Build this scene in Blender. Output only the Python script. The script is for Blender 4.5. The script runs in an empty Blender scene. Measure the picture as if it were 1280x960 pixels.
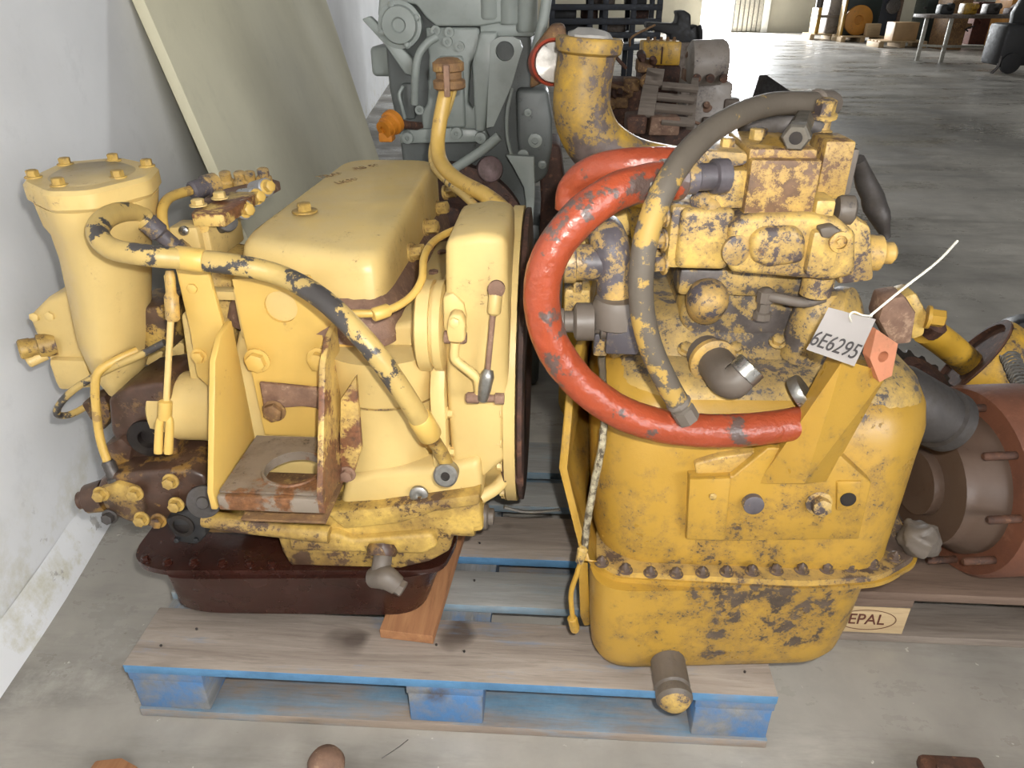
import bpy, bmesh, math, random
from mathutils import Vector, Matrix
random.seed(7)
SC = bpy.context.scene
COL = SC.collection
# ------------------------------------------------------------------ camera, light, exposure
F_PX = 907.0
CAM = Vector((0.776, -0.891, 1.246))
YAW, PITCH = math.radians(3.3), math.radians(28.55)
cam_d = bpy.data.cameras.new('camera'); cam = bpy.data.objects.new('camera', cam_d); COL.objects.link(cam)
cam_d.sensor_fit = 'HORIZONTAL'; cam_d.sensor_width = 36.0; cam_d.lens = 36.0 * F_PX / 1280.0
cam_d.clip_start = 0.02; cam_d.clip_end = 200
cam.location = CAM; cam.rotation_euler = (math.pi / 2 - PITCH, 0, YAW)
SC.camera = cam
SC.view_settings.view_transform = 'Standard'; SC.view_settings.look = 'None'
SC.view_settings.gamma = 1.0; SC.view_settings.use_curve_mapping = False
SC.view_settings.exposure = 0.0
world = bpy.data.worlds.new('daylight'); SC.world = world; world.use_nodes = True
bg = world.node_tree.nodes['Background']; bg.inputs[0].default_value = (0.93, 0.96, 1.0, 1); bg.inputs[1].default_value = 9.0

def lamp(name, kind, loc, rot, energy, color=(1, 1, 1), **kw):
    d = bpy.data.lights.new(name, kind); d.energy = energy; d.color = color
    for k, v in kw.items(): setattr(d, k, v)
    o = bpy.data.objects.new(name, d); COL.objects.link(o); o.location = loc; o.rotation_euler = rot
    return o
# the photographer's flash, a hand above and right of the lens
lamp('camera_flash', 'POINT', (CAM.x + 0.045, CAM.y + 0.0, CAM.z + 0.055), (0, 0, 0), 72, (1.0, 0.98, 0.94), shadow_soft_size=0.012)
# fill lamps added under the roof for the hall's ambient light
for x, y, w in ((3.0, 1.5, 5), (10.0, 5.0, 2), (3.0, 10.0, 6), (7.0, 21.0, 95)):
    lamp('roof_fill', 'AREA', (x, y, 6.9), (0, 0, 0), w, (0.95, 0.97, 1.0), shape='RECTANGLE', size=1.2, size_y=5.0)
# soft fill lamp added behind the camera to brighten the left wall
lamp('rear_fill', 'AREA', (6.5, -6.6, 3.0), (math.radians(90), 0, 0), 700, (0.97, 0.98, 1.0), shape='RECTANGLE', size=5.0, size_y=3.0)
# daylight falling in through the open gate
lamp('gate_daylight', 'AREA', (6.35, 25.7, 2.1), (math.radians(-90), 0, 0), 1800, (0.95, 0.98, 1.0), shape='RECTANGLE', size=1.5, size_y=4.0)

# ------------------------------------------------------------------ helpers
_f = Vector((-math.sin(YAW) * math.cos(PITCH), math.cos(YAW) * math.cos(PITCH), -math.sin(PITCH)))
_r = Vector((math.cos(YAW), math.sin(YAW), 0)); _u = _r.cross(_f)
def at(x, y, Y):            # point of the photograph's line of sight that lies at depth Y
    d = _f + _r * ((x - 640) / F_PX) - _u * ((y - 480) / F_PX)
    return CAM + d * ((Y - CAM.y) / d.y)
def atz(x, y, z):
    d = _f + _r * ((x - 640) / F_PX) - _u * ((y - 480) / F_PX)
    return CAM + d * ((z - CAM.z) / d.z)
def V(*a): return Vector(a)
def lin(c):
    return tuple((v / 255 / 12.92 if v / 255 <= 0.04045 else ((v / 255 + 0.055) / 1.055) ** 2.4) for v in c)

ROOT = [None]
def thing(name, label, cat, loc=(0, 0, 0), group=None):
    o = bpy.data.objects.new(name, None); COL.objects.link(o); o.location = loc
    o.empty_display_size = 0.05
    o['label'] = label; o['category'] = cat
    if group: o['group'] = group
    ROOT[0] = o
    return o
def tag(o, label, cat, group=None):
    o['label'] = label; o['category'] = cat
    if group: o['group'] = group
    return o
def root_of(o):
    while o.parent: o = o.parent
    return o

class B:
    """collects shapes (world coordinates) into one mesh"""
    def __init__(s): s.bm = bmesh.new()
    def _merge(s, t, bev=0, seg=2, ang=35):
        bmesh.ops.recalc_face_normals(t, faces=t.faces)
        if bev > 0:
            t.normal_update()
            es = [e for e in t.edges if len(e.link_faces) == 2 and e.calc_face_angle(0) > math.radians(ang)]
            if es:
                bmesh.ops.bevel(t, geom=es, offset=bev, segments=seg, profile=0.5, affect='EDGES', clamp_overlap=True)
        me = bpy.data.meshes.new('t'); t.to_mesh(me); t.free(); s.bm.from_mesh(me); bpy.data.meshes.remove(me)
        return s
    def box(s, x0, x1, y0, y1, z0, z1, bev=0, seg=2, mat=None):
        t = bmesh.new()
        vs = [t.verts.new((x, y, z)) for x in (x0, x1) for y in (y0, y1) for z in (z0, z1)]
        for f in ((0, 1, 3, 2), (4, 6, 7, 5), (0, 4, 5, 1), (2, 3, 7, 6), (0, 2, 6, 4), (1, 5, 7, 3)): t.faces.new([vs[i] for i in f])
        if mat: bmesh.ops.transform(t, matrix=mat, verts=t.verts)
        return s._merge(t, bev, seg)
    def obox(s, c, ax, ay, az, bev=0, seg=2):
        """box from centre and three half-axis vectors"""
        t = bmesh.new(); c = Vector(c)
        vs = [t.verts.new(c + ax * i + ay * j + az * k) for i in (-1, 1) for j in (-1, 1) for k in (-1, 1)]
        for f in ((0, 1, 3, 2), (4, 6, 7, 5), (0, 4, 5, 1), (2, 3, 7, 6), (0, 2, 6, 4), (1, 5, 7, 3)): t.faces.new([vs[i] for i in f])
        return s._merge(t, bev, seg)
    def fblk(s, x0, y0, x1, y1, Y, dep, bev=0.004, seg=2):
        """block whose front face fills the given photo rectangle at depth Y"""
        ym = (y0 + y1) / 2; xm = (x0 + x1) / 2
        return s.box(at(x0, ym, Y).x, at(x1, ym, Y).x, Y, Y + dep, at(xm, y1, Y).z, at(xm, y0, Y).z, bev, seg)
    def prism(s, pts, vec, bev=0, seg=2, ang=35):
        t = bmesh.new(); vec = Vector(vec)
        a = [t.verts.new(Vector(p)) for p in pts]; b = [t.verts.new(Vector(p) + vec) for p in pts]
        t.faces.new(a); t.faces.new(b[::-1]); n = len(a)
        for i in range(n): t.faces.new((a[i], b[i], b[(i + 1) % n], a[(i + 1) % n]))
        return s._merge(t, bev, seg, ang)
    def fpoly(s, pp, Y, dep, bev=0.004, seg=2, ang=35):
        return s.prism([at(x, y, Y) for x, y in pp], (0, dep, 0), bev, seg, ang)
    def plate_hole(s, pts, vec, c, r, n=28, bev=0):
        """flat plate (outline pts, thickness vec) with a round hole; outline angle-sorted about c"""
        t = bmesh.new(); vec = Vector(vec); c = Vector(c); pts = [Vector(p) for p in pts]
        nrm = vec.normalized()
        e1 = (pts[1] - pts[0]).normalized(); e2 = nrm.cross(e1)
        def ray_hit(ang):
            d = e1 * math.cos(ang) + e2 * math.sin(ang); best = None
            for i in range(len(pts)):
                p, q = pts[i] - c, pts[(i + 1) % len(pts)] - c
                ax, ay, bx, by = p.dot(e1), p.dot(e2), q.dot(e1), q.dot(e2)
                dx, dy = math.cos(ang), math.sin(ang)
                den = dx * (by - ay) - dy * (bx - ax)
                if abs(den) < 1e-9: continue
                tt = (ax * (by - ay) - ay * (bx - ax)) / den; uu = (ax * dy - ay * dx) / den
                if tt > 0 and -1e-6 <= uu <= 1 + 1e-6 and (best is None or tt > best): best = tt
            return c + d * (best or r * 1.2)
        angs = [2 * math.pi * i / n for i in range(n)]
        for p in pts:
            q = p - c; angs.append(math.atan2(q.dot(e2), q.dot(e1)) % (2 * math.pi))
        angs = sorted(set(round(a, 5) for a in angs))
        inn = [c + (e1 * math.cos(a) + e2 * math.sin(a)) * r for a in angs]; out = [ray_hit(a) for a in angs]
        A = [t.verts.new(p) for p in inn]; Bq = [t.verts.new(p) for p in out]
        A2 = [t.verts.new(p + vec) for p in inn]; B2 = [t.verts.new(p + vec) for p in out]; m = len(angs)
        for i in range(m):
            j = (i + 1) % m
            t.faces.new((A[i], Bq[i], Bq[j], A[j])); t.faces.new((A2[i], A2[j], B2[j], B2[i]))
            t.faces.new((A[i], A[j], A2[j], A2[i])); t.faces.new((Bq[i], B2[i], B2[j], Bq[j]))
        bmesh.ops.remove_doubles(t, verts=t.verts, dist=1e-5)
        return s._merge(t, bev, 2, 50)
    def cyl(s, p0, p1, r0, r1=None, n=24, bev=0.0):
        p0, p1 = Vector(p0), Vector(p1); r1 = r0 if r1 is None else r1
        prof = [(r0, 0.0), (r1, (p1 - p0).length)]
        if bev: 
            L = (p1 - p0).length; prof = [(r0 - bev, 0), (r0, bev), (r1, L - bev), (r1 - bev, L)]
        return s.lathe(p0, p1 - p0, prof, n)
    def lathe(s, p, axis, prof, n=24, hollow=False):
        t = bmesh.new(); p = Vector(p); ax = Vector(axis).normalized()
        h = Vector((0, 0, 1)) if abs(ax.z) < 0.9 else Vector((1, 0, 0))
        e1 = ax.cross(h).normalized(); e2 = ax.cross(e1)
        rings = []
        for r, d in prof:
            if r <= 1e-6: rings.append([t.verts.new(p + ax * d)])
            else: rings.append([t.verts.new(p + ax * d + (e1 * math.cos(2 * math.pi * i / n) + e2 * math.sin(2 * math.pi * i / n)) * r) for i in range(n)])
        for a, b in zip(rings, rings[1:]):
            for i in range(n):
                j = (i + 1) % n
                if len(a) == 1 and len(b) == 1: continue
                if len(a) == 1: t.faces.new((a[0], b[i], b[j]))
                elif len(b) == 1: t.faces.new((a[i], b[0], a[j]))
                else: t.faces.new((a[i], b[i], b[j], a[j]))
        if hollow:
            a, b = rings[-1], rings[0]
            for i in range(n): j = (i + 1) % n; t.faces.new((a[i], b[i], b[j], a[j]))
        else:
            if len(rings[0]) > 1: t.faces.new(rings[0][::-1])
            if len(rings[-1]) > 1: t.faces.new(rings[-1])
        return s._merge(t)
    def tube(s, pts, r, n=14, step=6, r2=None, smooth=True):
        """swept round hose through pts (Catmull-Rom), r number or list"""
        pts = [Vector(p) for p in pts]; rs = r if isinstance(r, (list, tuple)) else [r] * len(pts)
        P, Rr = [], []
        if smooth and len(pts) > 2:
            q = [pts[0] * 2 - pts[1]] + pts + [pts[-1] * 2 - pts[-2]]
            for i in range(1, len(q) - 2):
                for k in range(step):
                    u = k / step
                    a, b, c, d = q[i - 1], q[i], q[i + 1], q[i + 2]
                    P.append(0.5 * ((2 * b) + (c - a) * u + (2 * a - 5 * b + 4 * c - d) * u * u + (3 * b - a - 3 * c + d) * u ** 3))
                    Rr.append(rs[i - 1] * (1 - u) + rs[i] * u)
            P.append(pts[-1]); Rr.append(rs[-1])
        else: P, Rr = pts, rs
        t = bmesh.new(); rings = []; prev = None
        for i, p in enumerate(P):
            tg = (P[min(i + 1, len(P) - 1)] - P[max(i - 1, 0)]).normalized()
            if prev is None:
                h = Vector((0, 0, 1)) if abs(tg.z) < 0.9 else Vector((1, 0, 0)); e1 = tg.cross(h).normalized()
            else: e1 = (prev - tg * prev.dot(tg)).normalized()
            prev = e1; e2 = tg.cross(e1)
            rings.append([t.verts.new(p + (e1 * math.cos(2 * math.pi * k / n) + e2 * math.sin(2 * math.pi * k / n)) * Rr[i]) for k in range(n)])
        for a, b in zip(rings, rings[1:]):
            for i in range(n): t.faces.new((a[i], a[(i + 1) % n], b[(i + 1) % n], b[i]))
        t.faces.new(rings[0][::-1]); t.faces.new(rings[-1])
        return s._merge(t)
    def hexa(s, p, axis, r, h, n=6, dome=0.0, washer=0.0):
        p = Vector(p); ax = Vector(axis).normalized()
        if washer: s.lathe(p, ax, [(washer, 0), (washer, h * 0.22), (washer * 0.96, h * 0.25)], 20); p = p + ax * h * 0.22
        t = 0.12 * r
        return s.lathe(p, ax, [(r, 0), (r, h - t), (r - t * 1.6, h), (0, h + dome)], n)
    def loft(s, rings, cap0=True, cap1=True):
        t = bmesh.new(); R = [[t.verts.new(Vector(p)) for p in ring] for ring in rings]; n = len(R[0])
        for a, b in zip(R, R[1:]):
            for i in range(n): t.faces.new((a[i], a[(i + 1) % n], b[(i + 1) % n], b[i]))
        if cap0: t.faces.new(R[0][::-1])
        if cap1: t.faces.new(R[-1])
        return s._merge(t)
    def sph(s, c, r, n=16):
        return s.lathe(Vector(c) - V(0, 0, r), (0, 0, 1), [(r * math.sin(math.pi * i / 10), r - r * math.cos(math.pi * i / 10)) for i in range(11)], n)
    def rough(s, amt, scale=30, zmin=None):
        from mathutils import noise
        for v in s.bm.verts:
            d = noise.noise_vector(v.co * scale)
            v.co += d * amt
        return s
    def subdiv(s, cuts=1):
        bmesh.ops.subdivide_edges(s.bm, edges=s.bm.edges, cuts=cuts, use_grid_fill=True); return s
    def done(s, name, mat, parent=None, ang=40, label=None):
        rt = root_of(parent) if parent else None
        if rt: bmesh.ops.translate(s.bm, verts=s.bm.verts, vec=-rt.location)
        me = bpy.data.meshes.new(name); s.bm.to_mesh(me); s.bm.free()
        for p in me.polygons: p.use_smooth = True
        me.set_sharp_from_angle(angle=math.radians(ang))
        me.materials.append(mat)
        o = bpy.data.objects.new(name, me); COL.objects.link(o)
        if parent: o.parent = parent
        if label: o['label'] = label
        return o
    def own(s, name, mat, label, cat, group=None, ang=40):
        """a top-level thing that is one mesh, origin at its base"""
        xs = [v.co.copy() for v in s.bm.verts]
        c = Vector((sum(v.x for v in xs) / len(xs), sum(v.y for v in xs) / len(xs), min(v.z for v in xs)))
        bmesh.ops.translate(s.bm, verts=s.bm.verts, vec=-c)
        o = s.done(name, mat, None, ang); o.location = c
        return tag(o, label, cat, group)

def rrect(cx, cy, hx, hy, r, z, k=6, skew=0):
    """rounded-rectangle ring in the XY plane"""
    out = []
    r = min(r, hx * 0.999, hy * 0.999)
    for ci, (sx, sy) in enumerate(((1, 1), (-1, 1), (-1, -1), (1, -1))):
        for i in range(k + 1):
            a = math.pi / 2 * (ci + i / k)
            out.append(V(cx + sx * (hx - r) + r * math.cos(a), cy + sy * (hy - r) + r * math.sin(a), z))
    return out
def rquad(quad, r, z, k=5):
    """ring of a quad with rounded corners (quad: 4 xy, counter-clockwise)"""
    out = []; n = len(quad)
    for i in range(n):
        p = Vector(quad[i]); a = (Vector(quad[i - 1]) - p); b = (Vector(quad[(i + 1) % n]) - p)
        ra = min(r, a.length * 0.48); rb = min(r, b.length * 0.48)
        A = p + a.normalized() * ra; Bq = p + b.normalized() * rb
        for j in range(k + 1):
            t = j / k; q = A * (1 - t) ** 2 + p * 2 * t * (1 - t) + Bq * t * t
            out.append(V(q.x, q.y, z if not callable(z) else z(q.x, q.y)))
    return out
def shrink(quad, d):
    c = sum((Vector(q) for q in quad), Vector((0, 0))) / len(quad)
    return [tuple(Vector(q) + (c - Vector(q)).normalized() * d) for q in quad]

_bolt = {}
def bolt(p, axis, r, h, mat, parent, name='bolt', washer=1.35, dome=0.0):
    key = (round(r, 4), round(h, 4), mat.name, washer, dome)
    if key not in _bolt:
        b = B(); b.hexa((0, 0, 0), (0, 0, 1), r, h, 6, dome, r * washer if washer else 0)
        o = b.done(name, mat); _bolt[key] = o.data; bpy.data.objects.remove(o)
    o = bpy.data.objects.new(name, _bolt[key]); COL.objects.link(o)
    o.parent = parent; o.location = Vector(p) - root_of(parent).location
    o.rotation_euler = Vector(axis).to_track_quat('Z', 'Y').to_euler()
    o.rotation_euler.rotate_axis('Z', random.uniform(0, 1))
    return o
def copy_tree(o, parent=None):
    c = o.copy(); COL.objects.link(c); c.parent = parent
    for ch in list(o.children): copy_tree(ch, c)
    return c
def struct(o): o['kind'] = 'structure'; return o

# ------------------------------------------------------------------ materials
class N:
    def __init__(s, name):
        s.m = bpy.data.materials.new(name); s.m.use_nodes = True; s.t = s.m.node_tree
        s.b = s.t.nodes['Principled BSDF']; s.tc = s.t.nodes.new('ShaderNodeTexCoord'); s.o = s.tc.outputs['Object']
    def add(s, typ, **kw):
        n = s.t.nodes.new(typ)
        for k, v in kw.items(): setattr(n, k, v)
        return n
    def link(s, a, b): s.t.links.new(a, b)
    def mapping(s, scale, src=None, loc=(0, 0, 0)):
        n = s.add('ShaderNodeMapping'); n.inputs['Scale'].default_value = scale; n.inputs['Location'].default_value = loc
        s.link(src or s.o, n.inputs[0]); return n.outputs[0]
    def noise(s, scale, detail=5, rough=0.6, vec=None, dist=0.0):
        n = s.add('ShaderNodeTexNoise'); n.inputs['Scale'].default_value = scale; n.inputs['Detail'].default_value = detail
        n.inputs['Roughness'].default_value = rough; n.inputs['Distortion'].default_value = dist
        s.link(vec or s.o, n.inputs['Vector']); return n.outputs['Fac']
    def ramp(s, fac, a, b, v0=0.0, v1=1.0):
        n = s.add('ShaderNodeMapRange'); n.clamp = True
        n.inputs[1].default_value = a; n.inputs[2].default_value = b; n.inputs[3].default_value = v0; n.inputs[4].default_value = v1
        s.link(fac, n.inputs[0]); return n.outputs[0]
    def math(s, op, a, b=None, clamp=False):
        n = s.add('ShaderNodeMath', operation=op); n.use_clamp = clamp
        for i, v in enumerate((a, b)):
            if v is None: continue
            if isinstance(v, (int, float)): n.inputs[i].default_value = v
            else: s.link(v, n.inputs[i])
        return n.outputs[0]
    def mix(s, fac, a, b, blend='MIX'):
        n = s.add('ShaderNodeMix', data_type='RGBA', blend_type=blend)
        for i, v in ((0, fac), (6, a), (7, b)):
            if isinstance(v, (int, float)): n.inputs[i].default_value = v
            elif isinstance(v, tuple): n.inputs[i].default_value = (*v[:3], 1)
            else: s.link(v, n.inputs[i])
        return n.outputs[2]
    def bump(s, h, strength=0.3, dist=0.002):
        n = s.add('ShaderNodeBump'); n.inputs['Strength'].default_value = strength; n.inputs['Distance'].default_value = dist
        s.link(h, n.inputs['Height']); s.link(n.outputs[0], s.b.inputs['Normal'])
    def out(s, col=None, rough=None, metal=None, spec=None):
        for v, k in ((col, 'Base Color'), (rough, 'Roughness'), (metal, 'Metallic'), (spec, 'Specular IOR Level')):
            if v is None: continue
            if isinstance(v, (int, float)): s.b.inputs[k].default_value = v
            elif isinstance(v, tuple): s.b.inputs[k].default_value = (*v[:3], 1)
            else: s.link(v, s.b.inputs[k])
        return s.m

def paint(name, base, chip=0.1, chipcol=(70, 66, 72), rust=0.0, rustcol=(105, 62, 42), dirt=0.2, dirtcol=(95, 82, 62), dust=0.0, dustcol=(160, 145, 115), rough=0.42, scale=16, cast=0.35, off=0):
    n = N(name); base = lin(base)
    src = n.mapping((1, 1, 1), loc=(off * 1.7, off * 0.9, off * 2.3))
    big = n.noise(3.2, 3, 0.55, src); mid = n.noise(scale, 10, 0.74, src, 0.0); fine = n.noise(scale * 7, 4, 0.7, src)
    var = n.ramp(n.noise(7, 4, 0.6, src), 0.3, 0.7)
    c = n.mix(var, tuple(v * 0.88 for v in base), tuple(min(1, v * 1.06) for v in base))
    if dirt > 0:
        dm = n.ramp(n.math('ADD', n.math('MULTIPLY', n.noise(9, 6, 0.65, src), 0.6), n.math('MULTIPLY', big, 0.4)), 0.62 - 0.22 * dirt, 0.78 - 0.2 * dirt)
        c = n.mix(n.math('MULTIPLY', dm, min(1, 0.25 + dirt)), c, lin(dirtcol))
    if dust > 0:
        g = n.add('ShaderNodeNewGeometry'); sp = n.add('ShaderNodeSeparateXYZ'); n.link(g.outputs['Normal'], sp.inputs[0])
        up = n.ramp(sp.outputs[2], 0.45, 0.95)
        c = n.mix(n.math('MULTIPLY', n.math('MULTIPLY', up, n.ramp(n.noise(11, 5, 0.6, src), 0.3, 0.65)), dust), c, lin(dustcol))
    h = n.math('MULTIPLY', fine, 0.35)
    if rust > 0:
        rm = n.ramp(n.math('ADD', n.math('MULTIPLY', n.noise(scale * 0.8, 8, 0.7, n.mapping((1, 1, 1), loc=(5 + off, 3, 9))), 0.6), n.math('MULTIPLY', n.noise(4.1, 3, 0.5, n.mapping((1, 1, 1), loc=(2, 7 + off, 1))), 0.4)), 0.64 - 0.28 * rust, 0.67 - 0.28 * rust)
        rc = n.mix(n.ramp(fine, 0.35, 0.65), lin(rustcol), tuple(v * 0.45 for v in lin(rustcol)))
        c = n.mix(rm, c, rc)
        h = n.math('SUBTRACT', h, n.math('MULTIPLY', rm, 0.25))
    if chip > 0:
        k = n.math('ADD', n.math('MULTIPLY', mid, 0.62), n.math('MULTIPLY', big, 0.38))
        halo = n.ramp(k, 0.555 - 0.24 * chip, 0.665 - 0.24 * chip, 0, 0.62 if chip > 0.1 else 0.3)
        c = n.mix(halo, c, tuple(0.55 * a + 0.45 * v for a, v in zip(lin(dirtcol), lin(chipcol))))
        cm = n.ramp(k, 0.655 - 0.24 * chip, 0.672 - 0.24 * chip)
        sp2 = n.math('MULTIPLY', n.ramp(fine, 0.57, 0.61), n.ramp(k, 0.565 - 0.23 * chip, 0.63 - 0.23 * chip))
        cm = n.math('MAXIMUM', cm, sp2)
        cc = n.mix(n.ramp(n.noise(30, 4, 0.6, src), 0.35, 0.65), lin(chipcol), tuple(v * 0.55 for v in lin(chipcol)))
        c = n.mix(cm, c, cc)
        h = n.math('SUBTRACT', h, n.math('MULTIPLY', cm, 0.5))
    n.bump(h, cast, 0.0025)
    return n.out(c, n.ramp(n.noise(14, 4, 0.6, src), 0.3, 0.7, rough - 0.08, rough + 0.2))

def metal(name, col, rough=0.4, metallic=0.8, dirt=0.4, dirtcol=(70, 62, 52), scale=25, cast=0.2):
    n = N(name); c = n.mix(n.math('MULTIPLY', n.ramp(n.noise(scale, 6, 0.65), 0.45, 0.65), dirt), lin(col), lin(dirtcol))
    n.bump(n.noise(scale * 6, 4, 0.7), cast, 0.002)
    return n.out(c, n.ramp(n.noise(scale, 4), 0.3, 0.7, rough - 0.1, rough + 0.25), metallic)

def rusty(name, a=(96, 62, 44), b=(52, 36, 30), c3=(130, 92, 66), rough=0.75, scale=20, off=0):
    n = N(name); src = n.mapping((1, 1, 1), loc=(off, off * 2, off * 3))
    c = n.mix(n.ramp(n.noise(scale, 7, 0.7, src), 0.35, 0.65), lin(a), lin(b))
    c = n.mix(n.ramp(n.noise(scale * 2.3, 6, 0.7, src), 0.56, 0.66, 0, 0.8), c, lin(c3))
    n.bump(n.noise(scale * 5, 5, 0.75, src), 0.5, 0.003)
    return n.out(c, rough)

def rubber(name, col, patch=None, amt=0.0, rough=0.55, spec=0.5, scale=14, wrap=0.0):
    n = N(name); c = n.mix(n.ramp(n.noise(18, 5, 0.65), 0.3, 0.7), lin(col), tuple(v * 0.8 for v in lin(col)))
    if patch:
        m = n.ramp(n.noise(scale, 7, 0.68), 0.62 - 0.2 * amt, 0.64 - 0.2 * amt); c = n.mix(m, c, lin(patch))
    n.bump(n.math('ADD', n.noise(70, 4, 0.6), n.math('MULTIPLY', n.noise(38, 3, 0.5), wrap * 4)), 0.25 + wrap, 0.002)
    return n.out(c, rough, None, spec)

def wood(name, a, b, blue=0.0, bluecol=(70, 130, 190), bluetop=0.25, axis=0, rough=0.75):
    n = N(name); sc = [14, 14, 14]; sc[axis] = 1.1
    src = n.mapping(tuple(sc)); g1 = n.noise(2.2, 7, 0.7, src, 0.6); g2 = n.noise(9, 5, 0.7, src)
    c = n.mix(n.ramp(g1, 0.32, 0.68), lin(a), lin(b))
    c = n.mix(n.ramp(g2, 0.55, 0.75, 0, 0.5), c, tuple(v * 0.45 for v in lin(b)))
    kn = n.ramp(n.noise(5.5, 2, 0.4), 0.69, 0.74, 0, 0.75); c = n.mix(kn, c, lin((62, 48, 40)))
    if blue > 0:
        g = n.add('ShaderNodeNewGeometry'); sp = n.add('ShaderNodeSeparateXYZ'); n.link(g.outputs['Normal'], sp.inputs[0])
        side = n.ramp(n.math('ABSOLUTE', sp.outputs[2]), 0.3, 0.7, blue, bluetop)     # paint is worn off where feet and loads rub: the top faces
        w = n.math('ADD', n.math('MULTIPLY', n.noise(3, 6, 0.68, n.mapping((1.0 if axis == 0 else 4, 4, 4))), 0.7), n.math('MULTIPLY', g1, 0.3))
        m = n.ramp(n.math('SUBTRACT', n.math('ADD', side, 0.0), w), -0.06, 0.12)
        bc = n.mix(n.ramp(n.noise(12, 5, 0.7), 0.3, 0.7), lin(bluecol), tuple(v * 0.6 for v in lin(bluecol)))
        c = n.mix(m, c, bc)
    n.bump(n.math('ADD', g1, n.math('MULTIPLY', g2, 0.6)), 0.35, 0.003)
    return n.out(c, rough)

# paints of the two transmissions
YL = paint('pale_yellow_paint', (206, 178, 114), chip=0.06, chipcol=(120, 88, 62), dirt=0.22, dirtcol=(160, 130, 82), dust=0.3, dustcol=(192, 176, 136))
YLc = paint('pale_yellow_paint_clean', (206, 170, 90), chip=0.03, chipcol=(126, 92, 60), dirt=0.08, dirtcol=(176, 138, 74), rough=0.38, cast=0.15)
YLr = paint('pale_yellow_paint_rusty', (206, 174, 100), chip=0.3, chipcol=(104, 74, 60), rust=0.5, rustcol=(132, 86, 60), dirt=0.45, dirtcol=(124, 94, 58), off=3)
YLd = paint('yellow_paint_oily', (170, 130, 56), chip=0.86, chipcol=(78, 56, 44), dirt=0.9, dirtcol=(96, 72, 44), rough=0.32, off=5, scale=11)
YLg = paint('yellow_paint_greasy', (202, 168, 86), chip=0.56, chipcol=(88, 66, 50), dirt=0.8, dirtcol=(106, 80, 44), off=8, scale=13)
YR = paint('deep_yellow_paint', (172, 134, 52), chip=0.28, chipcol=(92, 78, 66), dirt=0.18, dirtcol=(136, 104, 46), rough=0.34, off=11, scale=26)
YRc = paint('deep_yellow_paint_chipped', (190, 156, 82), chip=0.62, chipcol=(96, 88, 84), dirt=0.55, dirtcol=(128, 108, 70), dust=0.6, dustcol=(140, 126, 98), off=13, scale=24)
YRh = paint('deep_yellow_paint_peeling', (204, 170, 92), chip=0.48, chipcol=(96, 84, 82), rust=0.22, rustcol=(116, 80, 48), dirt=0.5, dirtcol=(132, 104, 60), dust=0.35, dustcol=(150, 132, 96), off=17, scale=30)
YRr = paint('deep_yellow_paint_rust_scored', (192, 156, 82), chip=0.50, chipcol=(122, 92, 66), rust=0.16, rustcol=(122, 90, 58), dirt=0.5, dirtcol=(134, 108, 64), off=21, scale=48)
YRf = paint('deep_yellow_paint_grimy_rim', (186, 150, 72), chip=0.66, chipcol=(96, 80, 70), rust=0.25, rustcol=(122, 84, 50), dirt=0.6, dirtcol=(128, 104, 66), dust=0.4, dustcol=(150, 134, 104), off=41, scale=22)
YB = paint('dim_yellow_paint', (206, 160, 52), chip=0.25, chipcol=(92, 80, 76), dirt=0.2, off=24)
PIPE = paint('peeling_pipe_paint', (200, 158, 58), chip=0.66, chipcol=(112, 98, 92), dirt=0.2, off=29, scale=8)
GREYP = paint('grey_primer_paint', (132, 138, 133), chip=0.0, dirt=0.4, dirtcol=(104, 108, 104), rough=0.4, cast=0.3)
GREYD = paint('dark_grey_primer', (88, 92, 90), chip=0.1, chipcol=(60, 58, 56), dirt=0.5, dirtcol=(70, 72, 70), off=4)
GRM = paint('grimy_fitting', (100, 91, 82), chip=0.15, chipcol=(70, 66, 66), dirt=0.5, dirtcol=(84, 74, 62), rough=0.5, off=6)
GRMY = paint('grimy_yellow_fitting', (196, 158, 84), chip=0.6, chipcol=(88, 82, 86), dirt=0.5, dirtcol=(120, 104, 72), dust=0.4, off=9, scale=20)
STEEL = metal('worn_steel', (168, 166, 160), 0.3, 0.9, 0.4)
DSTEEL = metal('dark_steel', (92, 88, 86), 0.45, 0.7, 0.5)
GEARM = metal('black_gear_steel', (58, 54, 52), 0.5, 0.5, 0.5)
BLK = metal('black_metal', (40, 40, 42), 0.5, 0.3, 0.4, (70, 66, 60))
OIL = paint('oily_brown_pan', (54, 27, 20), chip=0.0, dirt=0.6, dirtcol=(34, 20, 16), rough=0.22, cast=0.2)
RUST = rusty('rust'); RUST2 = rusty('rust_dark', (78, 50, 38), (44, 32, 28), (112, 76, 56), off=4)
RUSTD = rusty('rust_plum_drum', (120, 76, 56), (96, 60, 46), (134, 92, 70), 0.55, 9, off=2)
RUSTL = rusty('dusty_rust', (138, 108, 88), (104, 78, 64), (164, 136, 112), off=6)
RUSTY = rusty('rusty_yellow', (140, 106, 66), (88, 64, 48), (176, 144, 86), off=8)
DUSTM = paint('dusty_bare_plate', (128, 116, 102), chip=0.3, chipcol=(96, 80, 68), rust=0.45, rustcol=(132, 88, 54), dirt=0.4, dirtcol=(98, 84, 70), off=12, rough=0.5)
RED = rubber('red_hose_rubber', (152, 66, 38), (84, 68, 62), 0.2, 0.34, 0.6, 11, 0.6)
GHOSE = rubber('grey_hose_rubber', (90, 82, 72), (160, 130, 66), 0.25, 0.6, 0.4, 6)
YHOSE = rubber('yellow_painted_hose', (188, 160, 96), (62, 58, 56), 0.42, 0.45, 0.5, 13)
YTUBE = rubber('yellow_tube', (200, 164, 84), (150, 120, 70), 0.2, 0.4)
HOLE = metal('black_bore', (26, 20, 18), 0.5, 0.2, 0.3)
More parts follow.
